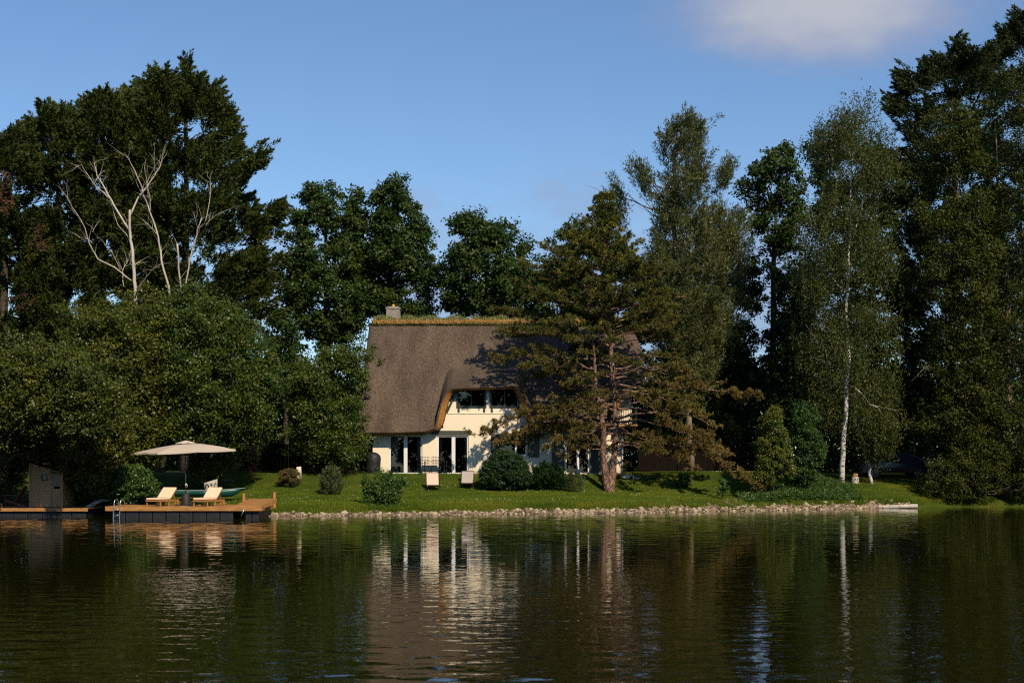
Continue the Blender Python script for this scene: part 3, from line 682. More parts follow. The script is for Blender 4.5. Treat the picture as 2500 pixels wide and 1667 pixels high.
# chimney
mb = MB(); cx0, cx1 = XP(944, 87), XP(977, 87); zt = ZP(756, 87)
mb.box((cx0, 86.6, 10.2), (cx1, 87.4, zt)); mb.box((cx0-.04, 86.56, zt), (cx1+.04, 87.44, zt+.09)); mb.box((cx0+.06, 86.7, zt+.09), (cx1-.06, 87.3, zt+.16))
ch_ = bevel(mb.build('chimney', M['stone'], roof), .02)
mb = MB(); mb.lathe([(.10, 0), (.12, .04), (.08, .12), (.05, .16)], ((cx0+cx1)/2, 87, zt+.16), 12); mb.build('chimney_cap', M['orange'], ch_, True)

# doors and windows ---------------------------------------------------
def frame(mb, x0, x1, z0, z1, y, w, d=.07, posts=(), pw=.09):
    mb.box((x0, y, z0), (x0+w, y+d, z1)); mb.box((x1-w, y, z0), (x1, y+d, z1)); mb.box((x0+w, y, z1-w), (x1-w, y+d, z1)); mb.box((x0+w, y, z0), (x1-w, y+d, z0+w))
    for p in posts: mb.box((p-pw, y-.006, z0+w), (p+pw, y+d-.006, z1-w))
def opening(name, o, posts, w, pw, sill=False, frame_mat='white', glass_name='pane', y=HY+.10):
    mb = MB(); frame(mb, o[0]+.004, o[1]-.004, o[2]+.004, o[3]-.004, y, w, posts=posts, pw=pw); f = mb.build(name, M[frame_mat], hs)
    edges = [o[0]+w]+[v for p in posts for v in (p-pw, p+pw)]+[o[1]-w]
    for i in range(0, len(edges), 2):
        mb = MB(); mb.box((edges[i], y+.03, o[2]+w), (edges[i+1], y+.04, o[3]-w)); mb.build(glass_name, M['glass'], f)
    return f
d1 = opening('french_door', D1, [hx(990)], .09, .10); d2 = opening('french_door', D2, [hx(1107)], .085, .10); d3 = opening('french_door', D3, [hx(1411)], .10, .07)
w3 = opening('window', W3, [hx(1260)], .09, .06)
u1 = opening('window', U1, [hx(1151)], .07, .03, frame_mat='green'); u2 = opening('window', U2, [hx(1232)], .07, .03, frame_mat='green')
for d, x in ((d2, hx(1101)),):
    mb = MB(); mb.bar((x, HY+.05, hz(1113)), (x-.14, HY+.05, hz(1113)), .025); mb.bar((x, HY+.04, hz(1108)), (x, HY+.04, hz(1120)), .03); mb.build('handle', M['steel'], d)
def curtain(x0, x1, parent):
    mb = MB(); n = 26; vs = []
    for i in range(n+1):
        x = x0+(x1-x0)*i/n; y = HY+.26+.035*math.sin(i*1.7)
        vs += [(x, y, BASE+.08), (x, y, hz(1070))]
    mb.add(vs, [(2*i, 2*i+2, 2*i+3, 2*i+1) for i in range(n)]); mb.build('curtain', M['curtain'], parent, True)
curtain(hx(954), hx(972), d1); curtain(hx(1018), hx(1027), d1); curtain(hx(1071), hx(1078), d2); curtain(hx(1134), hx(1140), d2)
mb = MB()
for o in (U1, U2):
    mb = MB(); mb.box((o[0]-.04, HY-.05, o[2]-.03), (o[1]+.04, HY-.003, o[2]+.10))
    for x in (o[0]+.02, o[1]-.11): mb.box((x, HY-.06, o[2]-.28), (x+.10, HY-.003, o[2]-.03))
    for x in (o[0]-.06, o[1]-.02): mb.box((x, HY-.04, o[2]-.03), (x+.08, HY-.003, o[3]))
    mb.build('window_surround', M['green'], u1 if o is U1 else u2)
mb = MB(); mb.box((hx(938), HY-.07, hz(1060.5)), (hx(1036), HY-.004, hz(1053))); mb.build('lintel', M['green'], d1)
mb = MB(); mb.box((hx(1053), HY-.07, hz(1060)), (hx(1152), HY-.004, hz(1051))); mb.build('lintel', M['shutter'], d2)
mb = MB(); mb.box((W3[0]-.1, HY-.08, W3[2]-.09), (W3[1]+.1, HY-.004, W3[2]-.004)); mb.build('sill', M['white'], w3)
def shutter(x0, x1, z0, z1, parent):
    mb = MB(); n = max(3, int((x1-x0)/.12)); s_ = (x1-x0)/n
    for i in range(n): mb.box((x0+i*s_+.004, HY-.045, z0), (x0+(i+1)*s_-.004, HY-.012, z1))
    for z in (z0+.15, z1-.23): mb.box((x0+.01, HY-.075, z), (x1-.01, HY-.046, z+.09))
    mb.bar((x0+.06, HY-.06, z0+.25), (x1-.06, HY-.06, z1-.25), .07, .03); mb.build('shutter', M['shutter'], parent)
shutter(hx(1199), hx(1229), hz(1116), hz(1059), w3); shutter(hx(1288), hx(1317), hz(1116), hz(1060), w3)
shutter(hx(1347), hx(1378), BASE+.1, hz(1060), d3); shutter(hx(1441), hx(1465), BASE+.08, hz(1063), d3)
mb = MB(); mb.tube([(hx(1519), HY-.06, BASE), (hx(1519), HY-.06, 4.2)], .05, 8); mb.tube([(hx(1468), HY-.06, BASE), (hx(1468), HY-.06, 4.2)], .045, 8); mb.build('drainpipe', M['white'], hs, True)
# balcony on the right corner
mb = MB(); bx0, bx1, bz = hx(1508), hx(1553), hz(1041)
mb.box((bx0, HY-.9, bz), (bx1, HY, bz+.10)); mb.box((bx1-.25, HY-.3, bz-.45), (bx1-.05, HY-.05, bz)); bal = mb.build('balcony', M['deck'], hs)
mb = MB()
for i in range(9):
    x = bx0+.03+(bx1-bx0-.06)*i/8; mb.bar((x, HY-.86, bz+.10), (x, HY-.86, bz+1.0), .03)
for i in range(5): mb.bar((bx1-.03, HY-.82+.18*i, bz+.10), (bx1-.03, HY-.82+.18*i, bz+1.0), .03)
mb.bar((bx0, HY-.86, bz+1.02), (bx1, HY-.86, bz+1.02), .05); mb.bar((bx1-.03, HY-.84, bz+1.0), (bx1-.03, HY, bz+1.0), .05); mb.bar((bx0, HY-.86, bz+.55), (bx1, HY-.86, bz+.55), .03)
mb.build('railing', M['green'], bal)

# ------------------------------------------------------------------ deck, jetty
def floats(root, x0, x1, y0, y1, zt, n, mname='float'):
    wd = (x1-x0)/n
    for i in range(n):
        mb = MB(); mb.box((x0+i*wd+.012, y0, -.35), (x0+(i+1)*wd-.012, y1, zt)); o = bevel(mb.build('float', M[mname], root), .03)
DY = 64.0; dz = ZP(1236, 64.0)
dk = empty('swimming_deck', (XP(450, DY), DY+1.4, 0), 'wooden floating deck on black pontoons with a steel ladder, under the parasol', 'deck')
x0, x1 = XP(259, DY), XP(638, DY)
mb = MB(); n = 21
for i in range(n):
    ya = DY+.06+i*(2.8/n); mb.box((x0+.02, ya, dz-.03), (x1-.02, ya+2.8/n-.012, dz-.002+random.uniform(-.003, .003)))
mb.build('deck_boards', M['deck'], dk)
mb = MB(); mb.box((x0, DY, dz-.19), (x1, DY+.05, dz+.006)); mb.box((x0, DY+2.88, dz-.19), (x1, DY+2.92, dz+.004)); mb.box((x0-.04, DY, dz-.19), (x0-.002, DY+2.92, dz+.003)); mb.box((x1+.002, DY, dz-.19), (x1+.04, DY+2.92, dz+.003))
mb.build('fascia', M['deck'], dk)
floats(dk, XP(268, DY)+.05, XP(568, DY), DY+.12, DY+2.7, dz-.2, 9); floats(dk, XP(596, DY), XP(630, DY), DY+.2, DY+2.7, dz-.2, 2)
mb = MB()
for s_ in (0, 1):
    xx = XP(280, DY)+s_*.26
    mb.tube([(xx+.12, DY+.15, dz), (xx+.13, DY+.13, dz+.22), (xx+.08, DY+.02, dz+.31), (xx+.02, DY-.06, dz+.28), (xx, DY-.09, dz+.15), (xx-.01, DY-.09, dz-.1), (xx-.04, DY-.10, -.1), (xx-.03, DY-.1, -.8)], .019, 8)
for z in (dz-.12, dz-.36, -.1, -.35): mb.bar((XP(280, DY)-.02, DY-.09, z), (XP(280, DY)+.25, DY-.09, z), .05, .02)
mb.build('ladder', M['steel'], dk, True)
mb = MB(); mb.tube([P(597, 1240, DY-.03), P(588, 1262, DY-.05)], .018, 8); mb.lathe([(.03, 0), (.035, .02), (.03, .04)], P(597, 1241, DY-.04), 10); mb.build('mooring_rod', M['steel'], dk, True)
# gangway up to the bank
gw = empty('gangway', P(600, 1233, 65), 'short sloping wooden gangway from the deck up to the lawn', 'gangway')
mb = MB(); n = 15
A0, A1, B0, B1 = Vector((-11.35, 60.25, .665)), Vector((-10.30, 60.15, .675)), Vector((-10.95, 61.9, .93)), Vector((-9.86, 61.6, .93))
A0.z = A1.z = .668
kq = 64.0/60.0
for v_ in (A0, A1, B0, B1): v_.x *= kq; v_.z = CH+(v_.z-CH)*kq; v_.y = v_.y+4.0
for i in range(n):
    t0, t1 = i/n, (i+1)/n-.008; q = [A0.lerp(B0, t0), A1.lerp(B1, t0), A1.lerp(B1, t1), A0.lerp(B0, t1)]
    mb.add(q+[v-Vector((0, 0, .035)) for v in q], [(0,1,2,3), (7,6,5,4), (0,4,5,1), (1,5,6,2), (2,6,7,3), (3,7,4,0)])
mb.build('planks', M['deck'], gw)
mb = MB(); mb.bar(A1+Vector((.03, 0, -.09)), B1+Vector((.03, 0, -.09)), .05, .17); mb.bar(A0+Vector((-.03, 0, -.09)), B0+Vector((-.03, 0, -.09)), .05, .17); mb.bar(B0+Vector((0,.03,-.08)), B1+Vector((0,.03,-.08)), .05, .16); mb.build('side_beam', M['deck'], gw)
def post(px, p0, p1, Y, lab):
    mb = MB(); x = XP(px, Y); mb.box((x-.055, Y-.055, float(min(gz(x, Y), ZP(p0, Y)))-.2), (x+.055, Y+.055, ZP(p1, Y)))
    tagit(bevel(mb.build('wooden_post', M['teak']), .01), lab, 'post')
post(595.5, 1225, 1204.5, 67.2, 'short square wooden post left of the gangway, behind its top edge'); post(670.5, 1226, 1201, 67.6, 'square wooden post standing alone on the bank right of the gangway')

jt = empty('jetty', (XP(100, 66), 67, 0), 'long shaded timber jetty on dark pontoons carrying the wooden shed', 'jetty')
jz = ZP(1240, 66.0); x0, x1 = -27.5, XP(214, 66.0)
mb = MB(); n = 24
for i in range(n): ya = 66.06+i*(3.6/n); mb.box((x0, ya, jz-.04), (x1, ya+3.6/n-.012, jz-.003))
mb.build('deck_boards', M['deck'], jt)
mb = MB(); mb.box((x0, 66.0, jz-.14), (x1, 66.055, jz)); mb.build('fascia', M['deck'], jt)
floats(jt, -27, XP(208, 66), 66.15, 69.2, jz-.16, 12)
mb = MB(); hx_ = XP(1, 65.9)
for s_ in (0, 1): mb.tube([(hx_-.2*s_, 66.15, jz), (hx_-.02-.2*s_, 66.1, jz+.18), (hx_-.1-.2*s_, 65.95, jz+.24), (hx_-.16-.2*s_, 65.9, jz+.1), (hx_-.16-.2*s_, 65.9, -.4)], .018, 8)
mb.build('ladder', M['steel'], jt, True)

# shed on the jetty
SY = 67.0
sh = empty('garden_shed', (XP(127, SY), SY+.9, jz), 'small unpainted wooden shed with a round door window, on the jetty', 'shed')
sxl, sxr = XP(74, SY), XP(151, SY); zb = ZP(1237, SY); zt1 = ZP(1128, SY); zt2 = ZP(1150, SY)
dx0, dx1 = XP(96, SY), XP(124, SY)
ww0, ww1, wz0, wz1 = XP(131, SY), XP(146, SY), ZP(1184, SY), ZP(1156, SY)
mb = MB(); nb_ = 17
for i in range(nb_):
    za = zb+(zt1-zb)*i/nb_; zc = zb+(zt1-zb)*(i+1)/nb_-.006; y = SY+.004*(i % 2)
    xr = sxr if zc < zt2 else sxl+(sxr-sxl)*max(.3, 1-(zc-zt2)/(zt1-zt2)*.62)
    segs = [(sxl, dx0-.03), (dx1+.03, ww0 if wz0-.1 < (za+zc)/2 < wz1 else xr)]
    if wz0-.1 < (za+zc)/2 < wz1 and xr > ww1: segs.append((ww1, xr))
    for a, b in segs: mb.box((a, y, za), (b, y+.03, zc))
mb.box((sxl, SY+.03, zb), (sxl+.03, SY+2, zt2+.4)); mb.box((sxr-.03, SY+.03, zb), (sxr, SY+2, zt2)); mb.box((sxl, SY+2, zb), (sxr, SY+2.03, zt2))
for x in (sxl-.05, sxr-.02): mb.box((x, SY-.03, zb-.03), (x+.07, SY+.05, zt1 if x < sxl else zt2))
mb.build('boards', M['shed'], sh)
mb = MB(); nbd = 5; wd = (dx1-dx0)/nbd; rcx, rcz, rr_ = XP(108.4, SY), ZP(1165, SY), .13
door = MB(); n = 40; ring = [(rcx+rr_*math.cos(2*math.pi*k/n), rcz+rr_*math.sin(2*math.pi*k/n)) for k in range(n)]
zt_d = ZP(1143, SY)
def onrect(a):
    c, s_ = math.cos(a), math.sin(a); ts = []
    for lim, comp, cen in ((dx1, c, rcx), (dx0, c, rcx)):
        if abs(comp) > 1e-6 and (lim-cen)/comp > 0: ts.append((lim-cen)/comp)
    for lim in (zt_d, zb):
        if abs(s_) > 1e-6 and (lim-rcz)/s_ > 0: ts.append((lim-rcz)/s_)
    t = min(ts); return (rcx+c*t, rcz+s_*t)
outer = [onrect(2*math.pi*k/n) for k in range(n)]
corners = [(dx1, zt_d), (dx0, zt_d), (dx0, zb), (dx1, zb)]
for c_ in corners:
    a = math.atan2(c_[1]-rcz, c_[0]-rcx) % (2*math.pi); k_ = round(a/(2*math.pi)*n) % n; outer[k_] = c_
vs = [(a, SY-.02, b) for a, b in ring]+[(a, SY-.02, b) for a, b in outer]+[(a, SY+.02, b) for a, b in ring]
door.add(vs, [(k, n+k, n+(k+1) % n, (k+1) % n) for k in range(n)]+[(k, (k+1) % n, 2*n+(k+1) % n, 2*n+k) for k in range(n)])
dr = door.build('door', M['shed'], sh)
mb = MB()
for k in range(24):
    a, b = 2*math.pi*k/24, 2*math.pi*(k+1)/24
    mb.bar((rcx+(rr_+.012)*math.cos(a), SY-.03, rcz+(rr_+.012)*math.sin(a)), (rcx+(rr_+.012)*math.cos(b), SY-.03, rcz+(rr_+.012)*math.sin(b)), .03, .03)
pw_ = mb.build('porthole', M['metal_black'], dr)
mb = MB(); mb.add([(rcx+rr_*math.cos(2*math.pi*k/24), SY+.015, rcz+rr_*math.sin(2*math.pi*k/24)) for k in range(24)], [tuple(range(24))]); mb.build('pane', M['carglass'], pw_)
mb = MB()
for x in (dx0-.03, dx1): mb.box((x, SY-.03, zb), (x+.03, SY+.03, zt_d+.06))
mb.box((dx0, SY-.03, zt_d+.01), (dx1, SY+.03, zt_d+.06)); mb.build('door_frame', M['shed'], sh)
mb = MB(); mb.box((ww0, SY+.02, wz0-.06), (ww1, SY+.03, wz1)); mb.build('window', M['carglass'], sh)
mb = MB(); q = [(sxl-.16, SY-.15, zt1+.02), (sxr+.12, SY-.15, zt2-.05), (sxr+.12, SY+2.15, zt2-.05), (sxl-.16, SY+2.15, zt1+.02)]
mb.add(q+[(a, b, c+.06) for a, b, c in q], [(3,2,1,0), (4,5,6,7), (0,1,5,4), (1,2,6,5), (2,3,7,6), (3,0,4,7)]); mb.build('shed_roof', M['fence'], sh)

# red slatted armchair, seen from the side
rc = empty('garden_armchair', (XP(35, 66.8), 67.3, jz), 'dark red slatted wooden armchair left of the shed, on the jetty', 'chair')
cx_ = XP(35, 66.8); y0 = 66.9; T = lambda x, y, z: (cx_+x, y0+y, jz+z)
mb = MB()
for k in range(5): y = .05+k*.11; mb.bar(T(.02, y, .30), T(.40, y, 1.0-.03*abs(k-2)), .09, .02)
mb.bar(T(.10, .02, .5), T(.10, .56, .5), .05, .03); mb.bar(T(.32, .02, .83), T(.32, .56, .83), .05, .03); mb.build('backrest', M['red'], rc)
mb = MB()
for k in range(5): mb.bar(T(-.45+k*.105, .03, .36-.02*k), T(-.45+k*.105, .55, .36-.02*k), .09, .02)
mb.build('seat', M['red'], rc)
for y in (-.02, .58):
    mb = MB(); mb.bar(T(-.50, y, .56), T(.22, y, .56), .11, .025); mb.build('armrest', M['red'], rc)
    mb = MB(); mb.bar(T(-.42, y, 0), T(-.42, y, .54), .03, .09); mb.build('leg', M['red'], rc)
    mb = MB(); mb.bar(T(-.46, y, .34), T(.48, y, .03), .03, .10); mb.build('leg', M['red'], rc)

# fallen pale trunk between jetty and bank
mb = MB(); mb.tube([P(204, 1243, 67.8), P(225, 1232, 68), P(245, 1222, 68.3), P(266, 1212, 68.8), P(276, 1205, 69.2)], [.10, .095, .085, .07, .05], 9)
mb.tube([P(245, 1222, 68.3), P(258, 1222, 68.2), P(270, 1219, 68.2)], [.04, .03, .015], 6)
tagit(mb.build('fallen_log', M['deadwood'], smooth=True), 'pale bleached trunk leaning out of the bushes between jetty and deck', 'log')

# ------------------------------------------------------------------ parasol
ux, uy = XP(454, 65.6), 65.6
um = empty('parasol', (ux, uy, dz), 'large beige parasol open over the two cream loungers', 'parasol')
cor = [P(326.5, 1105.6, 64.9), P(384, 1105.5, 63.6), P(576, 1097, 65.6), P(521, 1087.5, 67.2)]
apex = P(453, 1081, 65.5); rim = []
for i in range(4):
    a, b = cor[i], cor[(i+1) % 4]; rim.append(a); m_ = (a+b)/2; m_.z += .02; rim.append(m_)
mb = MB(); nr_ = 7; ns = 6; tot = 8*ns; vs = []
for j in range(nr_+1):
    t = j/nr_
    for i in range(8):
        for k_ in range(ns):
            u = k_/ns; e_ = rim[i].lerp(rim[(i+1) % 8], u); p = apex.lerp(e_, .1+.9*t); s_ = math.sin(u*math.pi)*.025*t*(1-.3*t); p.z -= s_; p.z += .03*math.sin(t*math.pi); vs.append(p)
top_n = len(vs)
fs = [(j*tot+i, (j+1)*tot+i, (j+1)*tot+(i+1) % tot, j*tot+(i+1) % tot) for j in range(nr_) for i in range(tot)]
for i in range(tot):
    p = vs[nr_*tot+i]; vs.append(p+Vector((0, 0, -.07)))
fs += [(nr_*tot+i, top_n+i, top_n+(i+1) % tot, nr_*tot+(i+1) % tot) for i in range(tot)]
mb.add(vs, fs); cn = mb.build('canopy', M['canvas'], um)
m_ = cn.modifiers.new('thickness', 'SOLIDIFY'); m_.thickness = .006
mb = MB(); vs = []; n = 32
for j, (f_, dzz) in enumerate(((.02, .065), (.11, .045), (.20, .006))):
    for k_ in range(n):
        a = k_/n*8; i = int(a) % 8; e_ = rim[i].lerp(rim[(i+1) % 8], a-int(a)); p = apex.lerp(e_, f_); vs.append(p+Vector((0, 0, dzz+(.015*math.cos(k_*math.pi/2) if j == 2 else 0)+.05)))
mb.add(vs, [(j*n+k_, j*n+(k_+1) % n, (j+1)*n+(k_+1) % n, (j+1)*n+k_) for j in range(2) for k_ in range(n)]+[tuple(range(n))[::-1]]); mb.build('vent_cap', M['canvas'], cn)
mb = MB(); mb.tube([(ux, uy, dz+.5), (ux-.02, uy, dz+1.5), apex], .024, 10); mb.build('pole', M['slate'], um, True)
for i in range(8):
    mb = MB(); mb.bar(apex+Vector((0, 0, -.03)), rim[i]+Vector((0, 0, -.03)), .02); mb.bar(Vector((ux, uy, apex.z-.55)), apex.lerp(rim[i], .5)+Vector((0, 0, -.05)), .015); mb.build('rib', M['slate'], um)
mb = MB(); mb.tube([(ux+.02, uy-.03, dz+.93), (ux+.07, uy-.06, dz+.93), (ux+.07, uy-.06, dz+.83), (ux+.03, uy-.06, dz+.82)], .014, 6); mb.tube([(ux, uy, dz+.80), (ux, uy, dz+1.0)], .04, 10); mb.build('crank', M['steel'], um, True)
mb = MB(); mb.lathe([(.20, 0), (.205, .05), (.19, .25), (.165, .42), (.12, .48), (.05, .52)], (ux+.0, uy, dz+.05), 24); mb.box((ux-.42, uy-.40, dz+.0), (ux+.34, uy+.36, dz+.05)); mb.build('base', M['barrel'], um, False)
mb = MB(); tx = XP(470, 64.9); mb.box((tx-.22, 64.7, dz+.085), (tx+.22, 65.1, dz+.115))
for a in (-.17, .17):
    for b in (64.75, 65.05): mb.box((tx+a-.02, b-.02, dz), (tx+a+.02, b+.02, dz+.085))
tagit(mb.build('low_tray_table', M['slate']), 'very low dark slab table beside the parasol base', 'side table')

# ------------------------------------------------------------------ loungers on the deck
def lounger():
    r = empty('sun_lounger', (0, 0, 0), 'x', 'sun lounger', 'cream cushioned loungers on the deck'); LOCALS.add(r.name)
    hw = .33; zs = .30; hinge = 1.12; bl = .82; ang = math.radians(38)
    mb = MB()
    for s_ in (-1, 1): mb.bar((s_*hw, 0, zs-.03), (s_*hw, 1.98, zs-.03), .035, .075)
    for y in (.02, .65, hinge, 1.95): mb.bar((-hw, y, zs-.03), (hw, y, zs-.03), .04, .06)
    for k_ in range(9): mb.bar((-hw+.02, .08+k_*.12, zs+.012), (hw-.02, .08+k_*.12, zs+.012), .07, .018)
    mb.build('frame', M['teak'], r)
    for s_ in (-1, 1):
        for y in (.10, .95):
            mb = MB(); mb.bar((s_*(hw-.005), y, 0), (s_*(hw-.005), y, zs-.03), .045, .045); mb.build('leg', M['teak'], r)
        mb = MB(); mb.bar((s_*(hw-.005), 1.60, .05), (s_*(hw-.005), 1.60, zs-.03), .04, .05); mb.bar((s_*(hw-.02), 1.55, .10), (s_*(hw-.02), .95, .10), .02, .03); mb.build('leg', M['teak'], r)
        mb = MB(); n = 20
        vs = [(s_*(hw+.03)+d_, 1.83+.115*math.cos(2*math.pi*k_/n), .115+.115*math.sin(2*math.pi*k_/n)) for d_ in (-.015, .015) for k_ in range(n)]
        mb.add(vs, [tuple(range(n))[::-1], tuple(range(n, 2*n))]+[(k_, (k_+1) % n, n+(k_+1) % n, n+k_) for k_ in range(n)]); mb.build('wheel', M['teak'], r)
    def bk(x, l, o): return Vector((x, hinge+l*math.cos(ang)-o*math.sin(ang), zs+.02+l*math.sin(ang)+o*math.cos(ang)))
    mb = MB()
    for s_ in (-1, 1): mb.bar(bk(s_*(hw-.03), 0, 0), bk(s_*(hw-.03), bl, 0), .035, .035)
    for k_ in range(7): mb.bar(bk(-hw+.03, .06+k_*.12, 0), bk(hw-.03, .06+k_*.12, 0), .018, .07)
    for s_ in (-1, 1): mb.bar(bk(s_*(hw-.07), .55, 0), (s_*(hw-.07), 1.75, zs-.02), .025)
    mb.build('backrest', M['teak'], r)
    mb = MB(); t_ = .085; w_ = hw+.0
    mb.box((-w_, -.01, zs+.024), (w_, hinge-.02, zs+.024+t_)); q = []
    for o_ in (.022, .022+t_):
        for x_, l_ in ((-w_, .05), (w_, .05), (w_, bl+.03), (-w_, bl+.03)): q.append(bk(x_, l_, o_))
    mb.add(q, [(3,2,1,0), (4,5,6,7), (0,1,5,4), (1,2,6,5), (2,3,7,6), (3,0,4,7)])
    c_ = mb.build('cushion', M['cushion'], r); bevel(c_, .025, 3)
    return r
def copy_tree(o, parent=None):
    c = o.copy(); C.objects.link(c); c.parent = parent
    for ch in list(o.children): copy_tree(ch, c)
    return c
l1 = lounger(); l1.location = (XP(373, 64.25), 64.25, dz); l1.scale = (1.0, .84, .88); l1.rotation_euler = (0, 0, math.radians(-17)); l1['label'] = 'cream cushioned wooden lounger left of the parasol pole, partly in its shade'
l2 = copy_tree(l1); l2.location = (XP(488, 64.25), 64.25, dz); l2.rotation_euler = (0, 0, math.radians(-16)); l2['label'] = 'cream cushioned wooden lounger right of the parasol pole, fully in the sun'

# slings on the lawn, facing the lake
def lawnchair():
    r = empty('lawn_lounger', (0, 0, 0), 'x', 'sun lounger', 'sling loungers on the lawn by the house'); LOCALS.add(r.name)
    mb = MB(); n = 8; vs = []
    for i in range(n+1):
        t = i/n; yy = .55+.42*t; zz = .24+.66*t-.10*math.sin(t*math.pi)*.4
        vs += [(-.31, yy, zz), (.31, yy, zz)]
    for i in range(n+1):
        t = i/n; 
    mb.add(vs, [(2*i, 2*i+1, 2*i+3, 2*i+2) for i in range(n)])
    s_ = mb.build('backrest', M['sling'], r); s_.modifiers.new('t', 'SOLIDIFY').thickness = .015
    mb = MB(); vs = []
    for i in range(n+1): t = i/n; vs += [(-.31, -.45+1.0*t, .27-.05*math.sin(t*math.pi)), (.31, -.45+1.0*t, .27-.05*math.sin(t*math.pi))]
    mb.add(vs, [(2*i, 2*i+1, 2*i+3, 2*i+2) for i in range(n)]); s_ = mb.build('seat', M['sling'], r); s_.modifiers.new('t', 'SOLIDIFY').thickness = .015
    mb = MB()
    for x in (-.34, .34): mb.tube([(x, -.48, .28), (x, .55, .26), (x, .99, .91)], .018, 8)
    mb.tube([(-.34, .99, .91), (.34, .99, .91)], .018, 8); mb.tube([(-.34, -.48, .28), (.34, -.48, .28)], .018, 8); mb.build('frame', M['metal_black'], r, True)
    for x in (-.35, .35):
        mb = MB(); mb.tube([(x, -.25, .27), (x*1.25, -.42, 0)], .016, 8); mb.build('leg', M['metal_black'], r, True)
        mb = MB(); mb.tube([(x, .5, .27), (x*1.05, .62, 0)], .016, 8); mb.build('leg', M['metal_black'], r, True)
    return r
def put(o, p, rz=0, label=None, dzz=0):
    o.location = (p.x, p.y, p.z+dzz); o.rotation_euler = (0, 0, rz)
    if label: o['label'] = label
    return o
c1 = put(lawnchair(), gpos(1058, 1197), math.radians(6), 'cream sling lounger on the lawn before the first glazed door')
c2 = put(copy_tree(c1), gpos(1139, 1192), math.radians(-2), 'sling lounger coloured for dappled shade, on the lawn left of the big round bush')
for ch in c2.children:
    if ch.name.startswith(('seat', 'backrest')):
        ch.data = ch.data.copy(); ch.data.materials[0] = M['slingshade']

# wrought metal chairs and table before the doors
def metalchair():
    r = empty('garden_chair', (0, 0, 0), 'x', 'chair', 'black metal garden chairs before the glazed doors'); LOCALS.add(r.name)
    mb = MB()
    for x in (-.22, .22): mb.tube([(x, -.20, .45), (x*1.02, -.25, .97)], .013, 6)
    for z in (.97, .80, .62, .5): mb.tube([(-.22, -.2-.05*(z-.45)/.5, z), (.22, -.2-.05*(z-.45)/.5, z)], .012, 6)
    for k_ in range(6): x = -.22+.44*k_/5; mb.tube([(x, -.205, .5), (x, -.25, .97)], .008, 5)
    mb.build('backrest', M['metal_black'], r, True)
    mb = MB()
    for k_ in range(8): mb.bar((-.23, -.2+k_*.06, .45), (.23, -.2+k_*.06, .45), .035, .012)
    mb.bar((-.23, -.2, .44), (-.23, .24, .44), .02); mb.bar((.23, -.2, .44), (.23, .24, .44), .02); mb.build('seat', M['metal_black'], r)
    for x in (-.22, .22):
        for y in (-.2, .22): mb = MB(); mb.tube([(x, y, .45), (x*1.05, y*1.1, 0)], .013, 6); mb.build('leg', M['metal_black'], r, True)
    return r
k1 = put(metalchair(), Vector((XP(1038, 81), 81.0, float(gz(XP(1038, 81), 81)))), 0, 'black metal garden chair between the two glazed doors, back to the lake')
k2 = put(copy_tree(k1), Vector((XP(1064, 81), 81.0, float(gz(XP(1064, 81), 81)))), .1, 'black metal garden chair, back to the lake, before the right glazed door')
k3 = put(copy_tree(k1), Vector((XP(1090, 81.4), 81.4, float(gz(XP(1090, 81), 81.4)))), -1.2, 'black metal garden chair turned sideways before the right glazed door')
tb = empty('garden_table', (XP(1064, 81.6), 81.5, float(gz(-4, 81.5))), 'black metal garden table behind the metal chairs', 'table'); LOCALS.add(tb.name)
mb = MB(); mb.box((-.65, -.18, .70), (.65, .22, .73)); mb.build('tabletop', M['metal_black'], tb)
for x in (-.6, .6):
    for y in (-.15, .19): mb = MB(); mb.bar((x, y, 0), (x, y, .70), .03); mb.build('leg', M['metal_black'], tb)

# covered barbecue at the left corner
bp_ = on(911, 81.2); bq = empty('covered_barbecue', bp_, 'black domed covered barbecue at the left corner of the house', 'barbecue')
mb = MB(); mb.lathe([(.34, .0), (.36, .05), (.40, .35), (.42, .75), (.43, .85), (.40, 1.0), (.30, 1.13), (.15, 1.20), (.02, 1.22)], bp_, 24); mb.build('cover', M['cover'], bq, True)
# small table with a pot plant at the right corner
tp = on(1535, 80.6); pt = empty('plant_table', tp, 'small table on thin metal legs at the right corner of the house', 'table')
mb = MB(); mb.box((tp.x-.50, tp.y-.25, tp.z+.50), (tp.x+.30, tp.y+.25, tp.z+.54)); mb.build('tabletop', M['fence'], pt)
for sx_ in (-.42, .24):
    for sy_ in (-.2, .2): mb = MB(); mb.bar(tp+Vector((sx_, sy_, 0)), tp+Vector((sx_*.8, sy_, .5)), .025); mb.build('leg', M['slate'], pt)
pp_ = tp+Vector((0, 0, .54)); pl = empty('potted_plant', pp_, 'bushy yellow green pot plant standing on the small table', 'plant')
mb = MB(); mb.lathe([(.10, 0), (.14, .16), (.15, .18)], pp_, 16); mb.build('pot', M['fence'], pl, True)
g = np.random.default_rng(5); cs = np.array(pp_)+np.array([0, 0, .38])+g.normal(size=(26, 3))*np.array([.17, .17, .11]); V_, t_ = leaves(cs, 'broad', 5, .12, 50, .06, .03, tintb=.6)
link('foliage', np_mesh('foliage', V_, 4, t_), M['heath'], pl)

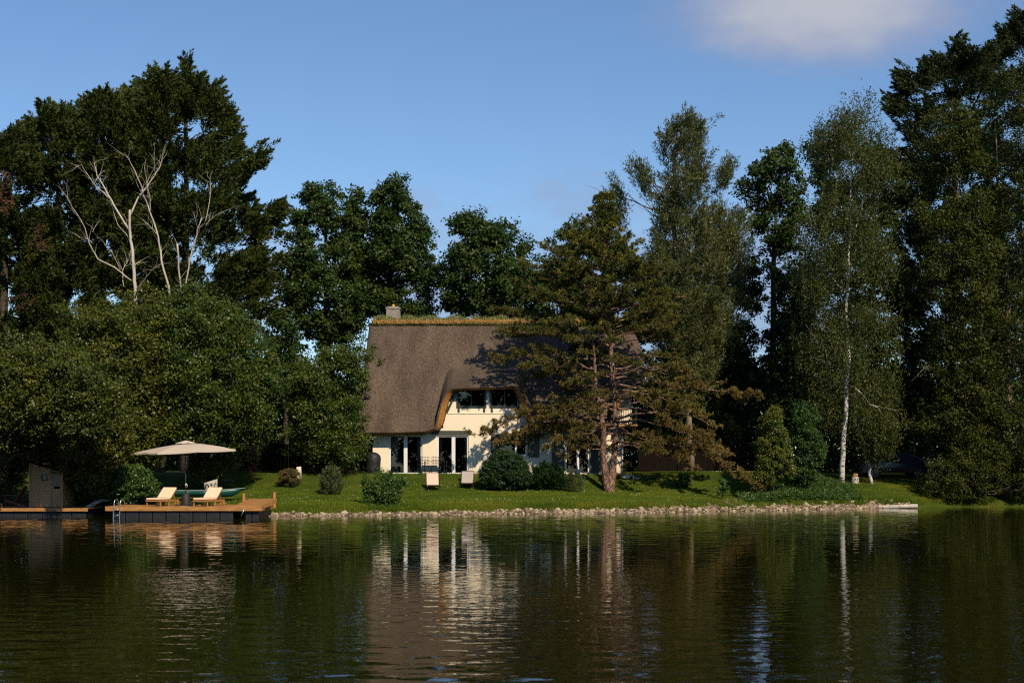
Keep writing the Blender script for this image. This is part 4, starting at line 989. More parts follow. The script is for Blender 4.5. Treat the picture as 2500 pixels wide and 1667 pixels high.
# ------------------------------------------------------------------ green rowing boat and the pale hull
def hull(name, px0, px1, py_rim0, py_rim1, py_bot, Y, beam, mat_, rim, label, cat, full=.85):
    a, b = P(px0, py_rim0, Y), P(px1, py_rim1, Y); bot = ZP(py_bot, Y); L_ = b.x-a.x; r = empty(name, (a.x+L_/2, Y, bot), label, cat)
    n, m = 24, 9; vs = []
    for i in range(n+1):
        t = i/n; x = a.x+L_*t; wdt = beam/2*min(1, (1-t)**.55*1.35, .72+t*.8); zr_ = a.z+(b.z-a.z)*t+.05*(2*t-1)**2; kz = bot+(zr_-bot)*max(0, (t-.72)/.28)**2.2
        for j in range(m):
            ph = math.pi*j/(m-1); c_, s_ = math.cos(ph), math.sin(ph); vs.append((x+.10*(1-s_)*t, Y-c_*wdt*(abs(c_)**-.25 if abs(c_) > .05 else 1), zr_-(zr_-kz)*s_**full))
    fs = [(i*m+j, i*m+j+1, (i+1)*m+j+1, (i+1)*m+j) for i in range(n) for j in range(m-1)]; fs.append(tuple(range(m))[::-1])
    mb = MB(); mb.add(vs, fs); h_ = mb.build('hull', mat_, r, True); h_.modifiers.new('t', 'SOLIDIFY').thickness = .02
    for j in (0, m-1):
        mb = MB(); mb.tube([Vector(vs[i*m+j]) for i in range(n+1)], .022, 6); mb.build('rim', rim, r, True)
    return r, vs, n, m
bt, vs_, n_, m_ = hull('rowing_boat', 428, 596, 1199.5, 1193, 1213, 71.0, 1.15, M['boat'], M['boatin'], 'dark green rowing boat pulled up on the lawn behind the loungers', 'boat')
mb = MB()
for i_ in (5, 11, 17): mb = MB(); a = Vector(vs_[i_*m_]); b = Vector(vs_[i_*m_+m_-1]); mb.bar(a+Vector((0, 0, -.08)), b+Vector((0, 0, -.08)), .18, .025); mb.build('bench', M['boatin'], bt)
sp = on(515, 73.0); sh2 = empty('small_pale_hull', sp, 'pale bowl shaped hull with black curls, pointed tip up, behind the green boat', 'small boat')
n, m = 14, 12; vs = []
tip = P(531, 1169, sp.y)
for i in range(n+1):
    t = i/n; x = XP(500, sp.y)+(tip.x-XP(500, sp.y))*t; zr_ = ZP(1178, sp.y)+(tip.z-ZP(1178, sp.y))*t**1.3; zb_ = min(ZP(1192, sp.y), sp.z+.02)+(.0 if t < .55 else ((t-.55)/.45)**1.8*(tip.z-ZP(1193, sp.y))) + (.10 if t < .08 else 0)
    wd = .36*math.sqrt(max(0.02, 1-(2*t-.8)**2 if t > .4 else 1-(1-t/.4)**2*.7)) if t < 1 else .01
    for j in range(m):
        ph = math.pi*j/(m-1); vs.append((x, sp.y-math.cos(ph)*wd, zr_-(zr_-zb_)*math.sin(ph)**.7))
mb = MB(); mb.add(vs, [(i*m+j, i*m+j+1, (i+1)*m+j+1, (i+1)*m+j) for i in range(n) for j in range(m-1)]+[tuple(range(m))[::-1]])
ho = mb.build('hull', M['shell'], sh2, True); ho.modifiers.new('t', 'SOLIDIFY').thickness = .03
mb = MB(); q = lambda a, b: P(a, b, sp.y-.40)
for cur in ([(503, 1190), (502, 1184), (505, 1181.5), (508.5, 1183), (510, 1188)], [(513, 1181), (517, 1179.5), (520, 1182), (517, 1184), (516, 1181.5)], [(523, 1184), (526, 1181), (527, 1177)]): mb.tube([q(*c_) for c_ in cur], .018, 6)
mb.build('painted_curls', M['metal_black'], sh2, True)
mb = MB(); p = gpos(557, 1177); mb.tube([p+Vector((-.35, 0, .06)), p+Vector((0, 0, .09)), p+Vector((.3, .05, .07))], [.07, .09, .05], 8)
tagit(mb.build('short_log', M['palebark'], smooth=True), 'short pinkish log lying at the lawn edge behind the green boat', 'log')

# ------------------------------------------------------------------ ducks on the lawn
def duck(px, py, rz, s, col, label, headup=.0, cols=None):
    p = gpos(px, py); r = empty('duck', p, label, 'duck', None); LOCALS.add(r.name); r.rotation_euler = (0, 0, rz); r.scale = (s, s, s)
    body = MB(); pts = [(-.30, 0, .17), (-.24, 0, .15), (-.15, 0, .13), (-.03, 0, .125), (.09, 0, .13), (.16, 0, .16), (.19, 0, .22+headup*.4), (.20, 0, .28+headup), (.235, 0, .31+headup), (.27, 0, .30+headup), (.29, 0, .295+headup)]
    body.tube(pts, [.012, .05, .095, .125, .11, .075, .048, .040, .048, .036, .012], 14, sq=(1, .9)); b = body.build('body', cols[0], r, True); b.modifiers.new('s', 'SUBSURF').render_levels = 1
    bl_ = MB(); bl_.tube([(.28, 0, .295+headup), (.33, 0, .285+headup), (.345, 0, .283+headup)], [.018, .014, .006], 8, sq=(1.2, .5)); bl_.build('bill', M['orange'], r, True)
    for sd in (-1, 1):
        wg = MB(); wg.tube([(.08, sd*.09, .15), (0, sd*.115, .165), (-.14, sd*.085, .165), (-.27, sd*.03, .175)], [.03, .055, .045, .008], 10, sq=(.5, 1)); wg.build('wing', cols[1], r, True)
    return r
M['dwhite'] = simple('white_feathers', (.75, .72, .66), .8); M['dbrown'] = simple('brown_feathers', (.07, .05, .035), .8, var=.5, scale=30); M['ddark'] = simple('dark_feathers', (.02, .018, .018), .7, var=.3, scale=30)
duck(1529, 1170, math.pi*.04, 1.15, None, 'white duck resting on the lawn right of the pine trunk', -.12, (M['dwhite'], M['dwhite']))
duck(1553, 1171, math.pi*.9, .8, None, 'small dark duck with pale breast, next to the white one', -.08, (M['dwhite'], M['ddark']))
duck(1582, 1172, .3, .9, None, 'mottled brown duck lying on the lawn right of the white duck', -.13, (M['dbrown'], M['dbrown']))
duck(1593, 1171.5, 2.6, .75, None, 'dark duck lying beside the mottled brown one', -.1, (M['ddark'], M['dbrown']))
duck(1644, 1188, -.9, .95, None, 'lone brown duck near the bank, apart from the others', -.05, (M['dbrown'], M['dbrown']))

# ------------------------------------------------------------------ fences
def board_fence(x0, x1, Y0, Y1, zt, label):
    r = empty('board_fence', ((x0+x1)/2, (Y0+Y1)/2, 1.7), label, 'fence'); n = int((x1-x0)/.15); mb = MB()
    for i in range(n):
        t = i/n; x = x0+(x1-x0)*t; y = Y0+(Y1-Y0)*t; mb.box((x, y, .4), (x+.142, y+.02, zt+random.uniform(-.015, .015)))
    mb.build('boards', M['fence'], r); k_ = max(2, int((x1-x0)/2.2))
    for i in range(k_+1):
        t = i/k_; x = x0+(x1-x0)*t; y = Y0+(Y1-Y0)*t; mb = MB(); mb.box((x-.05, y-.09, .4), (x+.05, y-.003, zt+.06)); mb.build('post', M['fence'], r)
board_fence(XP(520, 83), XP(905, 83), 83, 83.6, 3.5, 'dark board fence behind the lawn left of the house'); board_fence(XP(1560, 92), XP(1850, 92), 92, 92, 3.5, 'dark board fence at the back of the lawn right of the pine')

# ------------------------------------------------------------------ rocks along the water
def rockmesh(name, seed):
    import bmesh
    bm = bmesh.new(); bmesh.ops.create_icosphere(bm, subdivisions=2, radius=.5); r = random.Random(seed); o = Vector((r.uniform(0, 9), r.uniform(0, 9), r.uniform(0, 9)))
    cuts = [(Vector((r.gauss(0, 1), r.gauss(0, 1), r.gauss(0, 1))).normalized(), r.uniform(.26, .42)) for _ in range(7)]
    for v in bm.verts:
        for nn, d_ in cuts:
            dd = v.co.dot(nn)
            if dd > d_: v.co -= nn*(dd-d_)
        v.co *= 1+.16*mnoise.noise(v.co*3+o); v.co.z *= .7; v.co.x *= 1.15
    me = bpy.data.meshes.new(name); bm.to_mesh(me); bm.free(); me.materials.append(M['rock']); return me
RM = [rockmesh('shore_rock', i) for i in range(9)]
g = np.random.default_rng(21); nR = 5200
Xr_ = g.uniform(XP(612, 66), XP(2235, 79), nR*2); dens = .55+.45*np.clip((Xr_+2)/14, 0, 1); Xr_ = Xr_[g.uniform(0, 1, len(Xr_)) < dens][:nR]
wid = np.interp(Xr_, [-12, 0, 8, 12, 17, 20], [.36, .50, .80, 1.35, .9, .8])
wid = wid*(.62+.55*np.abs(np.sin(Xr_*.83+1)*np.cos(Xr_*.31))+.25*np.sin(Xr_*2.7)**2); dd = g.beta(1.3, 1.5, len(Xr_))*wid-.08; Yr_ = shoreY(Xr_)+dd; Zr_ = gz(Xr_, Yr_)
size = np.clip(g.lognormal(math.log(.090), .48, len(Xr_)), .045, .34)
order = np.argsort(-size/Yr_); 
rot = g.uniform(0, 6.28, len(Xr_))
for i in order[:300]:
    o = bpy.data.objects.new('shore_rock', RM[int(g.integers(0, 9))]); C.objects.link(o)
    o.location = (Xr_[i], Yr_[i], Zr_[i]+size[i]*.12); o.scale = (size[i],)*3; o.rotation_euler = (g.uniform(-.5, .5), g.uniform(-.5, .5), rot[i])
    tagit(o, 'larger pale limestone rock in the stone edging along the waterline', 'rock', 'larger rocks along the waterline')
Vs = []; Ts = []; Fi = []; base = 0; mv = [np.array([v.co[:] for v in m.vertices]) for m in RM]; mf = [np.array([p.vertices[:] for p in m.polygons]) for m in RM]
for i in order[300:]:
    k_ = int(g.integers(0, 9)); c_, s_ = math.cos(rot[i]), math.sin(rot[i]); v = mv[k_]*size[i]; v = np.stack([v[:, 0]*c_-v[:, 1]*s_, v[:, 0]*s_+v[:, 1]*c_, v[:, 2]], 1)+[Xr_[i], Yr_[i], Zr_[i]+size[i]*.1]
    Vs.append(v[mf[k_]].reshape(-1, 3)); Ts.append(np.full(len(mf[k_]), g.uniform(0, 1)))
tagit(link('shore_stones', np_mesh('shore_stones', np.concatenate(Vs), 3, np.concatenate(Ts)), M['rock']), 'band of small pale stones between lawn and water', 'stones', None, 'stuff')

# ------------------------------------------------------------------ grass, ground cover, daisies
def blades(name, X, Y, hmin, hmax, wd, seed, mat_, label, cat, lean=.5, tb_=.45):
    g = np.random.default_rng(seed); n = len(X); Z_ = gz(X, Y); H = g.uniform(hmin, hmax, n); ax = np.stack([g.normal(0, lean, n), g.normal(0, lean, n), np.ones(n)], 1)
    c_ = np.stack([X, Y, Z_], 1)+unit(ax)*H[:, None]*.45; ti = np.clip(tb_+.20*vnoise(np.stack([X, Y, 0*X], 1), .35, 4)+.28*vnoise(np.stack([X, Y, 0*X], 1), 1.3, 3)+g.normal(0, .14, n), 0, 1)
    nr = np.stack([g.normal(0, .6, n), -np.ones(n), g.normal(.3, .3, n)], 1)
    V = leaf_quads(c_, ax, nr, H*.55, np.full(n, wd)*g.uniform(.7, 1.3, n))
    tagit(link(name, np_mesh(name, V, 4, ti), mat_), label, cat, None, 'stuff')
g = np.random.default_rng(33); n = 330000; X = g.uniform(-17.5, 27, n); Y = shoreY(X)+.55+g.beta(1.0, 1.5, n)*15
keep = (Y < 81.8) | (X < XL-.2) | (X > XR+.4); keep &= vnoise(np.stack([X, Y, 0*X], 1), 1.7, 8)+g.normal(0, .6, n) > -.9; X, Y = X[keep], Y[keep]
blades('lawn_grass', X, Y, .035, .10, .011, 1, M['grass'], 'short green grass covering the lawn', 'grass')
n = 34000; X = g.uniform(-12.5, 26, n); Y = shoreY(X)+.34+.25*np.sin(X*1.7)**2+np.abs(g.normal(0, .42, n)); blades('bank_grass', X, Y, .08, .24, .014, 2, M['grass'], 'longer grass and weeds along the top of the stone bank', 'weeds', .45, .5)
# leafy ground cover at right
cx = g.uniform(XP(1812, 76), XP(2110, 79), 1500); cyy = shoreY(cx)+.75+g.uniform(0, 1, 1500)**1.2*3.6
hgt = .06+.42*np.exp(-((cx-XP(1950, 77))/3.3)**2)*g.uniform(.3, 1, 1500); cs = np.stack([cx, cyy, gz(cx, cyy)+hgt], 1)
V_, t_ = leaves(cs, 'broad', 71, .17, 34, .075, .055, tintb=.5); tagit(link('ground_cover', np_mesh('ground_cover', V_, 4, t_), M['fresh']), 'leafy green ground cover between the two upright shrubs and the stones', 'ground cover', None, 'stuff')
n = 900; X = g.uniform(-15, 18, n); Y = shoreY(X)+g.uniform(1, 11, n); k_ = vnoise(np.stack([X, Y, 0*X], 1), .6, 12) > -.1; X, Y = X[k_], Y[k_]; n = len(X)
V = leaf_quads(np.stack([X, Y, gz(X, Y)+.09], 1), g.normal(size=(n, 3)), np.tile([.1, -.6, 1.], (n, 1))+g.normal(size=(n, 3))*.2, np.full(n, .016), np.full(n, .016))
tagit(link('daisies', np_mesh('daisies', V, 4, None), simple('daisy_petals', (.75, .74, .66), .8)), 'tiny white daisies dotted over the lawn', 'flowers', None, 'stuff')
# driftwood log and branches at the water
mb = MB(); mb.tube([P(2117, 1238.5, 79.3), P(2150, 1238, 79.1), P(2190, 1236.5, 79.0), P(2240, 1234.5, 78.9)], [.11, .10, .12, .11], 10); mb.tube([P(2150, 1238, 79.1), P(2140, 1232, 79.4), P(2134, 1230, 79.6)], [.04, .03, .01], 6)
tagit(mb.build('driftwood_log', M['deadwood'], smooth=True), 'long pale log lying along the waterline before the right hand trees', 'log')
mb = MB(); b0 = gpos(1822, 1224); mb.tube([b0+Vector((-1.3, 0, .02)), b0+Vector((-.6, 0, .10)), b0+Vector((0, .05, .22))], [.025, .045, .06], 8)
for k_ in range(8): a = b0+Vector((random.uniform(-.3, .2), random.uniform(-.1, .1), .1)); mb.tube(wob(a, a+Vector((random.uniform(-.3, .5), random.uniform(-.2, .2), random.uniform(.1, .5))), 4, .15), [.012]*5, 5)
tagit(mb.build('fallen_branch', M['palebark'], smooth=True), 'tangle of fallen branches above the stones left of the ground cover', 'branch')
sp_ = gpos(2088, 1180); st = empty('sawn_stump', sp_, 'sawn tree stump with orange cut top, right of the birch foot', 'stump')
mb = MB(); mb.lathe([(.26, -.1), (.22, .1), (.20, .34), (.17, .40)], sp_, 14); mb.build('stump_bark', M['deadwood'], st, True)
mb = MB(); mb.lathe([(.165, .0), (.15, .12), (.10, .22), (.02, .25)], sp_+Vector((0, 0, .38)), 14); mb.build('cut_face', M['orange'], st, True)

# ------------------------------------------------------------------ parked car in the shade
cp = on(2180, 88.5); ca = empty('parked_car', cp, 'dark car parked in deep shade under the right hand trees', 'car'); LOCALS.add(ca.name)
prof = [(-2.1, .35), (-2.12, .62), (-2.0, .80), (-1.55, .92), (-.95, 1.02), (-.35, 1.38), (.2, 1.46), (.95, 1.44), (1.55, 1.15), (1.95, .98), (2.08, .75), (2.08, .35)]
mb = MB(); vs = []; n = len(prof)
for wsc, yy in ((.94, -.86), (1, -.80), (1, .80), (.94, .86)):
    for x, z in prof: vs.append((x*wsc if abs(yy) > .82 else x, yy*(1-.16*max(0, z-.9)/.5), z if abs(yy) < .82 else .35+(z-.35)*.96))
mb.add(vs, [(a*n+i, a*n+(i+1) % n, (a+1)*n+(i+1) % n, (a+1)*n+i) for a in range(3) for i in range(n)]+[tuple(range(n)), tuple(3*n+i for i in range(n))[::-1]]); mb.build('body', M['car'], ca)
for sd in (-1, 1):
    mb = MB(); q = [(-.80, .98), (-.30, 1.30), (.20, 1.36), (.90, 1.33), (1.30, 1.05)]; y_ = lambda z: sd*(.868-.12*max(0, z-.9)/.5)
    mb.add([(x, y_(z), z) for x, z in q], [tuple(range(5)) if sd < 0 else tuple(range(5))[::-1]]); mb.build('side_window', M['carglass'], ca)
mb = MB(); mb.add([(-1.02, -.72, 1.00), (-1.02, .72, 1.00), (-.42, .64, 1.37), (-.42, -.64, 1.37)], [(0, 1, 2, 3)]); mb.build('windscreen', M['carglass'], ca)
for x in (-1.28, 1.3):
    for sd in (-1, 1):
        mb = MB(); mb.tube([(x, sd*.72, .32), (x, sd*.90, .32)], .32, 24); wh = mb.build('wheel', M['tyre'], ca)
        mb = MB(); n = 20
        for k_ in range(n): a, b = 2*math.pi*k_/n, 2*math.pi*(k_+1)/n; mb.bar((x+.20*math.cos(a), sd*.905, .32+.20*math.sin(a)), (x+.20*math.cos(b), sd*.905, .32+.20*math.sin(b)), .03, .03)
        for k_ in range(7): a = 2*math.pi*k_/7; mb.bar((x, sd*.907, .32), (x+.2*math.cos(a), sd*.905, .32+.2*math.sin(a)), .035, .02)
        mb.build('rim', M['rim'], wh)
mb = MB(); mb.box((-2.13, -.75, .62), (-2.02, -.45, .74)); mb.build('headlight', M['carglass'], ca)

# ------------------------------------------------------------------ trees
def Q(px, py, Y): return P(px, py, Y)
# tall conifers on the left, far to near
def conifer(label, poly, Y, T, n, trunk, seed, **k):
    d = dict(poly=poly, Y=Y, T=T, n=n, kind='cypress', r=.62, per=74, L=.26, W=.075, mat='cypress', void=.62, vs=.75, tint=.45, seed=seed); d.update(k.pop('part', {}))
    return plant('conifer', 'tree', label, on(trunk[0][0], trunk[0][2]), [d]+k.pop('more', []), trunk, k.pop('tm', 'bark'), k.pop('limbs', 26), .07, k.pop('group', 'tall conifers behind the left bank'), **k)
conifer('tallest conifer on the left, with a narrow pointed tip above all its neighbours',
  [(455,150),(444,180),(438,215),(420,250),(385,280),(350,330),(300,400),(280,520),(290,700),(330,840),(600,860),(630,740),(665,690),(640,600),(620,520),(585,460),(560,380),(532,330),(528,290),(505,262),(492,235),(470,215),(464,180)], 90, 5.5, 1500,
  [(450,1160,90,.30),(452,800,90,.24),(455,500,90,.16),(455,300,90,.12),(455,150,90,.04)], 101, part=dict(spires=[(455,128,3.6,.85),(432,190,1.6,.6),(488,214,1.5,.6),(520,204,1.7,.6),(510,238,1.2,.6),(551,278,1.5,.6),(572,334,1.3,.6),(536,250,1.2,.5),(590,392,1.0,.5),(475,176,1.4,.5)]),
  more=[dict(poly=[(560,420),(600,398),(628,372),(655,345),(664,352),(650,395),(612,425),(590,450),(560,470)], Y=89, T=.9, n=42, kind='cypress', r=.55, per=74, L=.26, W=.075, seed=111, tint=.4),
        dict(poly=[(590,480),(640,455),(662,432),(672,445),(655,475),(665,500),(700,508),(706,522),(680,545),(690,575),(640,600),(590,560)], Y=89, T=1.2, n=80, kind='cypress', r=.5, per=70, L=.26, W=.075, seed=112, tint=.4),
        dict(poly=[(600,600),(680,590),(700,640),(672,700),(690,760),(660,800),(600,780)], Y=89, T=1.4, n=90, kind='cypress', r=.5, per=64, L=.26, W=.075, seed=113, tint=.5)])
conifer('conifer with a ragged top just left of the tallest one', [(402,170),(390,190),(380,215),(355,235),(345,255),(325,250),(308,275),(300,310),(280,350),(270,500),(280,720),(420,740),(440,500),(440,300),(425,200)], 88, 4, 620,
  [(390,1160,88,.36),(395,700,88,.26),(400,400,88,.15),(402,180,88,.04)], 102, part=dict(spires=[(402,148,2.4,.6),(385,170,1.5,.6),(352,200,1.4,.6),(322,218,1.6,.6),(300,248,1.2,.6)]))
conifer('conifer behind the dead birches, its top leaning to the right', [(250,222),(232,232),(212,240),(218,262),(205,300),(190,340),(185,480),(180,700),(330,720),(340,480),(330,300),(300,262),(285,230),(276,245),(264,222)], 87, 4, 640,
  [(255,1160,87,.34),(250,700,87,.24),(252,400,87,.13),(252,250,87,.04)], 103, part=dict(spires=[(249,222,2.0,.7),(230,236,1.4,.6),(270,222,1.6,.6),(292,240,1.3,.6),(214,262,1.2,.6)]), limbs=30)
conifer('open topped conifer with bare stems showing in its upper crown', [(143,250),(125,262),(98,266),(102,290),(78,290),(82,310),(60,320),(60,470),(50,760),(60,960),(260,960),(250,700),(215,470),(205,340),(190,290),(170,268),(158,250)], 86, 4, 820,
  [(143,1180,86,.34),(145,700,86,.24),(142,420,86,.14),(143,270,86,.04)], 104, part=dict(spires=[(143,250,1.8,.6),(120,266,1.4,.6),(160,264,1.3,.6),(82,290,1.3,.6),(180,290,1.2,.6)]), limbs=44)
conifer('conifer at the left frame edge with reddish dead sprays', [(25,308),(10,330),(-20,325),(-60,340),(-100,420),(-120,700),(-100,1000),(120,1000),(130,700),(110,450),(70,345),(55,330),(50,318),(40,325)], 84, 4, 900,
  [(10,1180,84,.36),(8,700,84,.26),(15,330,84,.05)], 105, part=dict(spires=[(23,308,1.6,.6),(50,318,1.2,.6),(-5,325,1.4,.6)]))
for i, (x, y, sz) in enumerate(((12,482,1.0),(100,590,.7),(45,728,.6),(300,610,.8),(640,625,.6),(70,560,.35))):
    pass
# reddish dead sprays are part of their trees
def red_sprays(root, spots):
    cs = []
    g = np.random.default_rng(9)
    for x, y, Y, r, n in spots: cs.append(np.array(P(x, y, Y))+g.normal(size=(n, 3))*r*.5)
    cs = np.concatenate(cs); V_, t_ = leaves(cs, 'cypress', 31, .34, 50, .20, .06); link('dead_foliage', np_mesh('dead_foliage', V_, 4, t_), M['dead_red'], root)
lastc = [o for o in C.objects if o.get('label', '').startswith('conifer at the left frame')][0]
red_sprays(lastc, [(12, 485, 80.4, .8, 12), (100, 590, 80.6, .7, 7), (45, 728, 80.2, .6, 7), (20, 430, 80.6, .4, 3)])

# white dead birches rising from the bushes
def Z5(x, y, Y=80.0): return P(x/2.614, 100+y/2.614, Y)
def dead_tree(label, base_px, lines, Y, seed):
    random.seed(seed); b0 = on(base_px, Y); root = empty('dead_birch', b0, label, 'dead tree', 'bleached dead birches'); mb = MB()
    for r0, r1, pts in lines:
        v = [Z5(a, b, Y) for a, b in pts]; q = []; rr = []
        dd = random.uniform(-.25, .25)
        for i in range(len(v)-1):
            for k_ in range(3): t = k_/3; p = v[i].lerp(v[i+1], t); p.x += random.gauss(0, .015); q.append(p)
        q.append(v[-1]); n = len(q)
        for i in range(n): q[i].y += dd*8*i/n*(1 if r0 < .1 else .05)
        mb.tube(q, [.62*(r0+(r1-r0)*i/(n-1)) for i in range(n)], 8)
        for _ in range(int(n*.75)):                                  # fine twigs
            i = random.randint(n//3, n-1); s_ = q[i]; d_ = (q[min(i+1, n-1)]-q[max(0, i-1)]).normalized()
            e_ = s_+d_*random.uniform(.25, .7)+Vector((random.gauss(0, .35), random.gauss(0, .3), random.gauss(.1, .25))); mb.tube(wob(s_, e_, 3, .12), [.010, .007, .005, .002], 4, cap=False)
    mb.build('trunk', M['deadwood'], root, True)
dead_tree('largest dead white birch, forked like a Y above the round bush', 330, [
 (.17,.10,[(868,1700),(862,1568),(855,1450),(840,1300),(828,1210),(831,1080)]), (.095,.02,[(828,1210),(760,1120),(690,1000),(620,890),(580,830),(560,770),(542,735)]),
 (.05,.012,[(690,1000),(660,965),(620,940),(560,860),(515,790),(480,800)]), (.09,.018,[(833,1110),(880,1000),(910,960),(980,860),(1020,790),(1028,745)]),
 (.03,.01,[(985,850),(1000,740),(1020,680)]), (.03,.01,[(610,890),(612,840),(622,790)]), (.07,.015,[(838,1530),(740,1450),(640,1400),(590,1300),(575,1210),(520,1110),(482,1040)]),
 (.03,.008,[(590,1290),(520,1240),(450,1235)]), (.06,.02,[(866,1590),(940,1530),(1000,1480),(1070,1450)]), (.035,.012,[(790,1568),(770,1460),(800,1380),(810,1300)]),
 (.03,.01,[(820,1250),(740,1170),(690,1040),(665,1000)]), (.02,.008,[(590,1220),(600,1160)]), (.05,.03,[(850,1440),(870,1390)]), (.02,.008,[(770,1460),(700,1340),(640,1290)])], 80, 1)
dead_tree('slimmer dead white birch just right of the forked one', 405, [
 (.11,.05,[(1085,1680),(1075,1568),(1030,1400),(1010,1250),(960,1100),(910,980)]), (.05,.012,[(910,980),(905,920),(850,800),(830,760),(800,735)]), (.03,.008,[(960,1100),(955,1000),(930,900),(915,800)]),
 (.03,.01,[(1000,1230),(950,1180),(890,1130)]), (.025,.008,[(950,1040),(958,905)]), (.02,.008,[(910,980),(862,900)])], 79.6, 2)
dead_tree('thin crooked dead birch, the rightmost of the bleached trees', 455, [
 (.085,.04,[(1185,1640),(1195,1540),(1230,1380),(1270,1250),(1310,1150)]), (.035,.01,[(1310,1150),(1330,1020),(1325,900),(1315,860)]), (.025,.008,[(1270,1240),(1255,1110)]), (.025,.006,[(1310,1180),(1345,1140),(1392,1105)])], 79.8, 3)
dead_tree('broken off white birch pole without branches, beside the crooked one', 443, [(.085,.07,[(1165,1650),(1160,1530),(1155,1310)])], 79.4, 4)

# big leafy masses on the left bank
plant('broadleaf_tree', 'tree', 'big round olive green tree under the white dead birches', on(330, 76), [
  dict(poly=[(160,770),(200,728),(260,722),(330,700),(400,705),(430,740),(440,860),(430,1000),(420,1120),(330,1150),(260,1110),(210,1010),(175,960),(170,860)], Y=75, T=4.2, n=560, r=.62, per=90, L=.125, W=.085, mat='olive', void=.55, vs=.7, tint=.48, seed=201)],
  [(330,1180,76,.22),(325,1000,76,.16),(320,800,76,.06)], 'bark', 20, .05, 'leafy trees on the left bank')
plant('broadleaf_tree', 'tree', 'big dark green leafy tree right of the olive one, behind the parasol', on(520, 77), [
  dict(poly=[(420,705),(470,688),(520,720),(600,760),(640,830),(672,900),(690,980),(680,1040),(660,1080),(600,1110),(560,1125),(480,1130),(400,1110),(400,900)], Y=76, T=4.2, n=640, r=.62, per=90, L=.125, W=.085, mat='broad', void=.55, vs=.7, tint=.45, seed=202)],
  [(520,1180,77,.22),(525,1000,77,.16),(530,800,77,.06)], 'bark', 20, .05, 'leafy trees on the left bank')
plant('broadleaf_tree', 'tree', 'leafy tree at the left frame edge above the red armchair', on(40, 71), [
  dict(poly=[(-80,980),(0,900),(60,910),(120,930),(200,960),(210,1040),(150,1110),(90,1130),(60,1200),(40,1235),(-80,1235)], Y=70.5, T=3.0, n=420, r=.5, per=90, L=.095, W=.062, mat='olive', void=.5, vs=.8, tint=.26, seed=203),
  dict(poly=[(-90,1010),(-60,900),(40,850),(140,850),(230,890),(290,950),(300,1020),(230,1075),(100,1080),(0,1075)], Y=63.9, T=2.2, n=620, r=.5, per=90, L=.115, W=.075, void=.2, tint=.36, seed=210, back=.9)],  # near bough added out front to throw shade on the shed
  [(20,1235,71,.2),(30,1100,71,.14),(40,950,71,.05)], 'palebark', 22, .04, 'leafy trees on the left bank')
plant('overhanging_shrub', 'shrub', 'yellow green shrub hanging forward over the shed roof', on(215, 69.4), [
  dict(poly=[(85,1122),(100,1085),(140,1060),(175,1010),(215,1000),(255,1030),(285,1080),(290,1150),(265,1200),(215,1215),(188,1180),(165,1180),(140,1165),(125,1135)], Y=68.2, T=2.2, n=260, r=.40, per=90, L=.11, W=.07, mat='olive', void=.4, vs=1.1, tint=.55, seed=204),
  dict(poly=[(128,1075),(150,1030),(200,985),(260,975),(310,1010),(325,1060),(310,1110),(270,1140),(235,1120),(200,1130),(165,1110)], Y=65.4, T=1.5, n=400, r=.40, per=90, L=.11, W=.07, void=.1, tint=.62, seed=208),
  dict(poly=[(-20,1090),(30,1040),(90,1010),(130,1040),(120,1090),(60,1100),(10,1130)], Y=65.8, T=1.3, n=110, r=.40, per=90, L=.085, W=.055, void=.3, tint=.4, seed=209)],
  [(235,1235,69.4,.09),(215,1150,68.8,.07),(190,1080,68.3,.03)], 'palebark', 12, .03, 'shrubs on the left bank')
plant('shrub', 'shrub', 'fresh green shrub between shed and deck, left of the loungers', on(330, 69.4), [
  dict(poly=[(262,1222),(258,1180),(275,1150),(310,1132),(350,1140),(385,1165),(392,1200),(375,1235),(262,1235)], Y=69, T=1.5, n=190, r=.30, per=90, L=.11, W=.060, mat='fresh', void=.35, vs=1.2, tint=.42, seed=205)],
  [(330,1240,69.3,.05),(328,1200,69.3,.04),(325,1160,69.2,.02)], 'bark', 8, .02, 'shrubs on the left bank', crown_name='foliage', trunk_name='stem')
plant('shrub', 'shrub', 'small green bush in the gap right of the shed', on(210, 70), [
  dict(poly=[(180,1240),(182,1195),(205,1180),(235,1185),(262,1200),(262,1240)], Y=69.6, T=1.0, n=80, r=.28, per=80, L=.08, W=.05, mat='fresh', tint=.5, seed=206)],
  None, 'bark', 0, .02, 'shrubs on the left bank', crown_name='foliage')
plant('shrub', 'shrub', 'yellowish bush directly behind the parasol pole, beside the pale hull', on(505, 77), [
  dict(poly=[(468,1175),(462,1130),(480,1095),(520,1085),(560,1100),(590,1130),(580,1150),(540,1165),(505,1182)], Y=77, T=1.5, n=120, r=.36, per=80, L=.095, W=.06, mat='olive', void=.3, tint=.62, seed=207)],
  None, 'bark', 0, .02, 'shrubs on the left bank', crown_name='foliage')

lake()
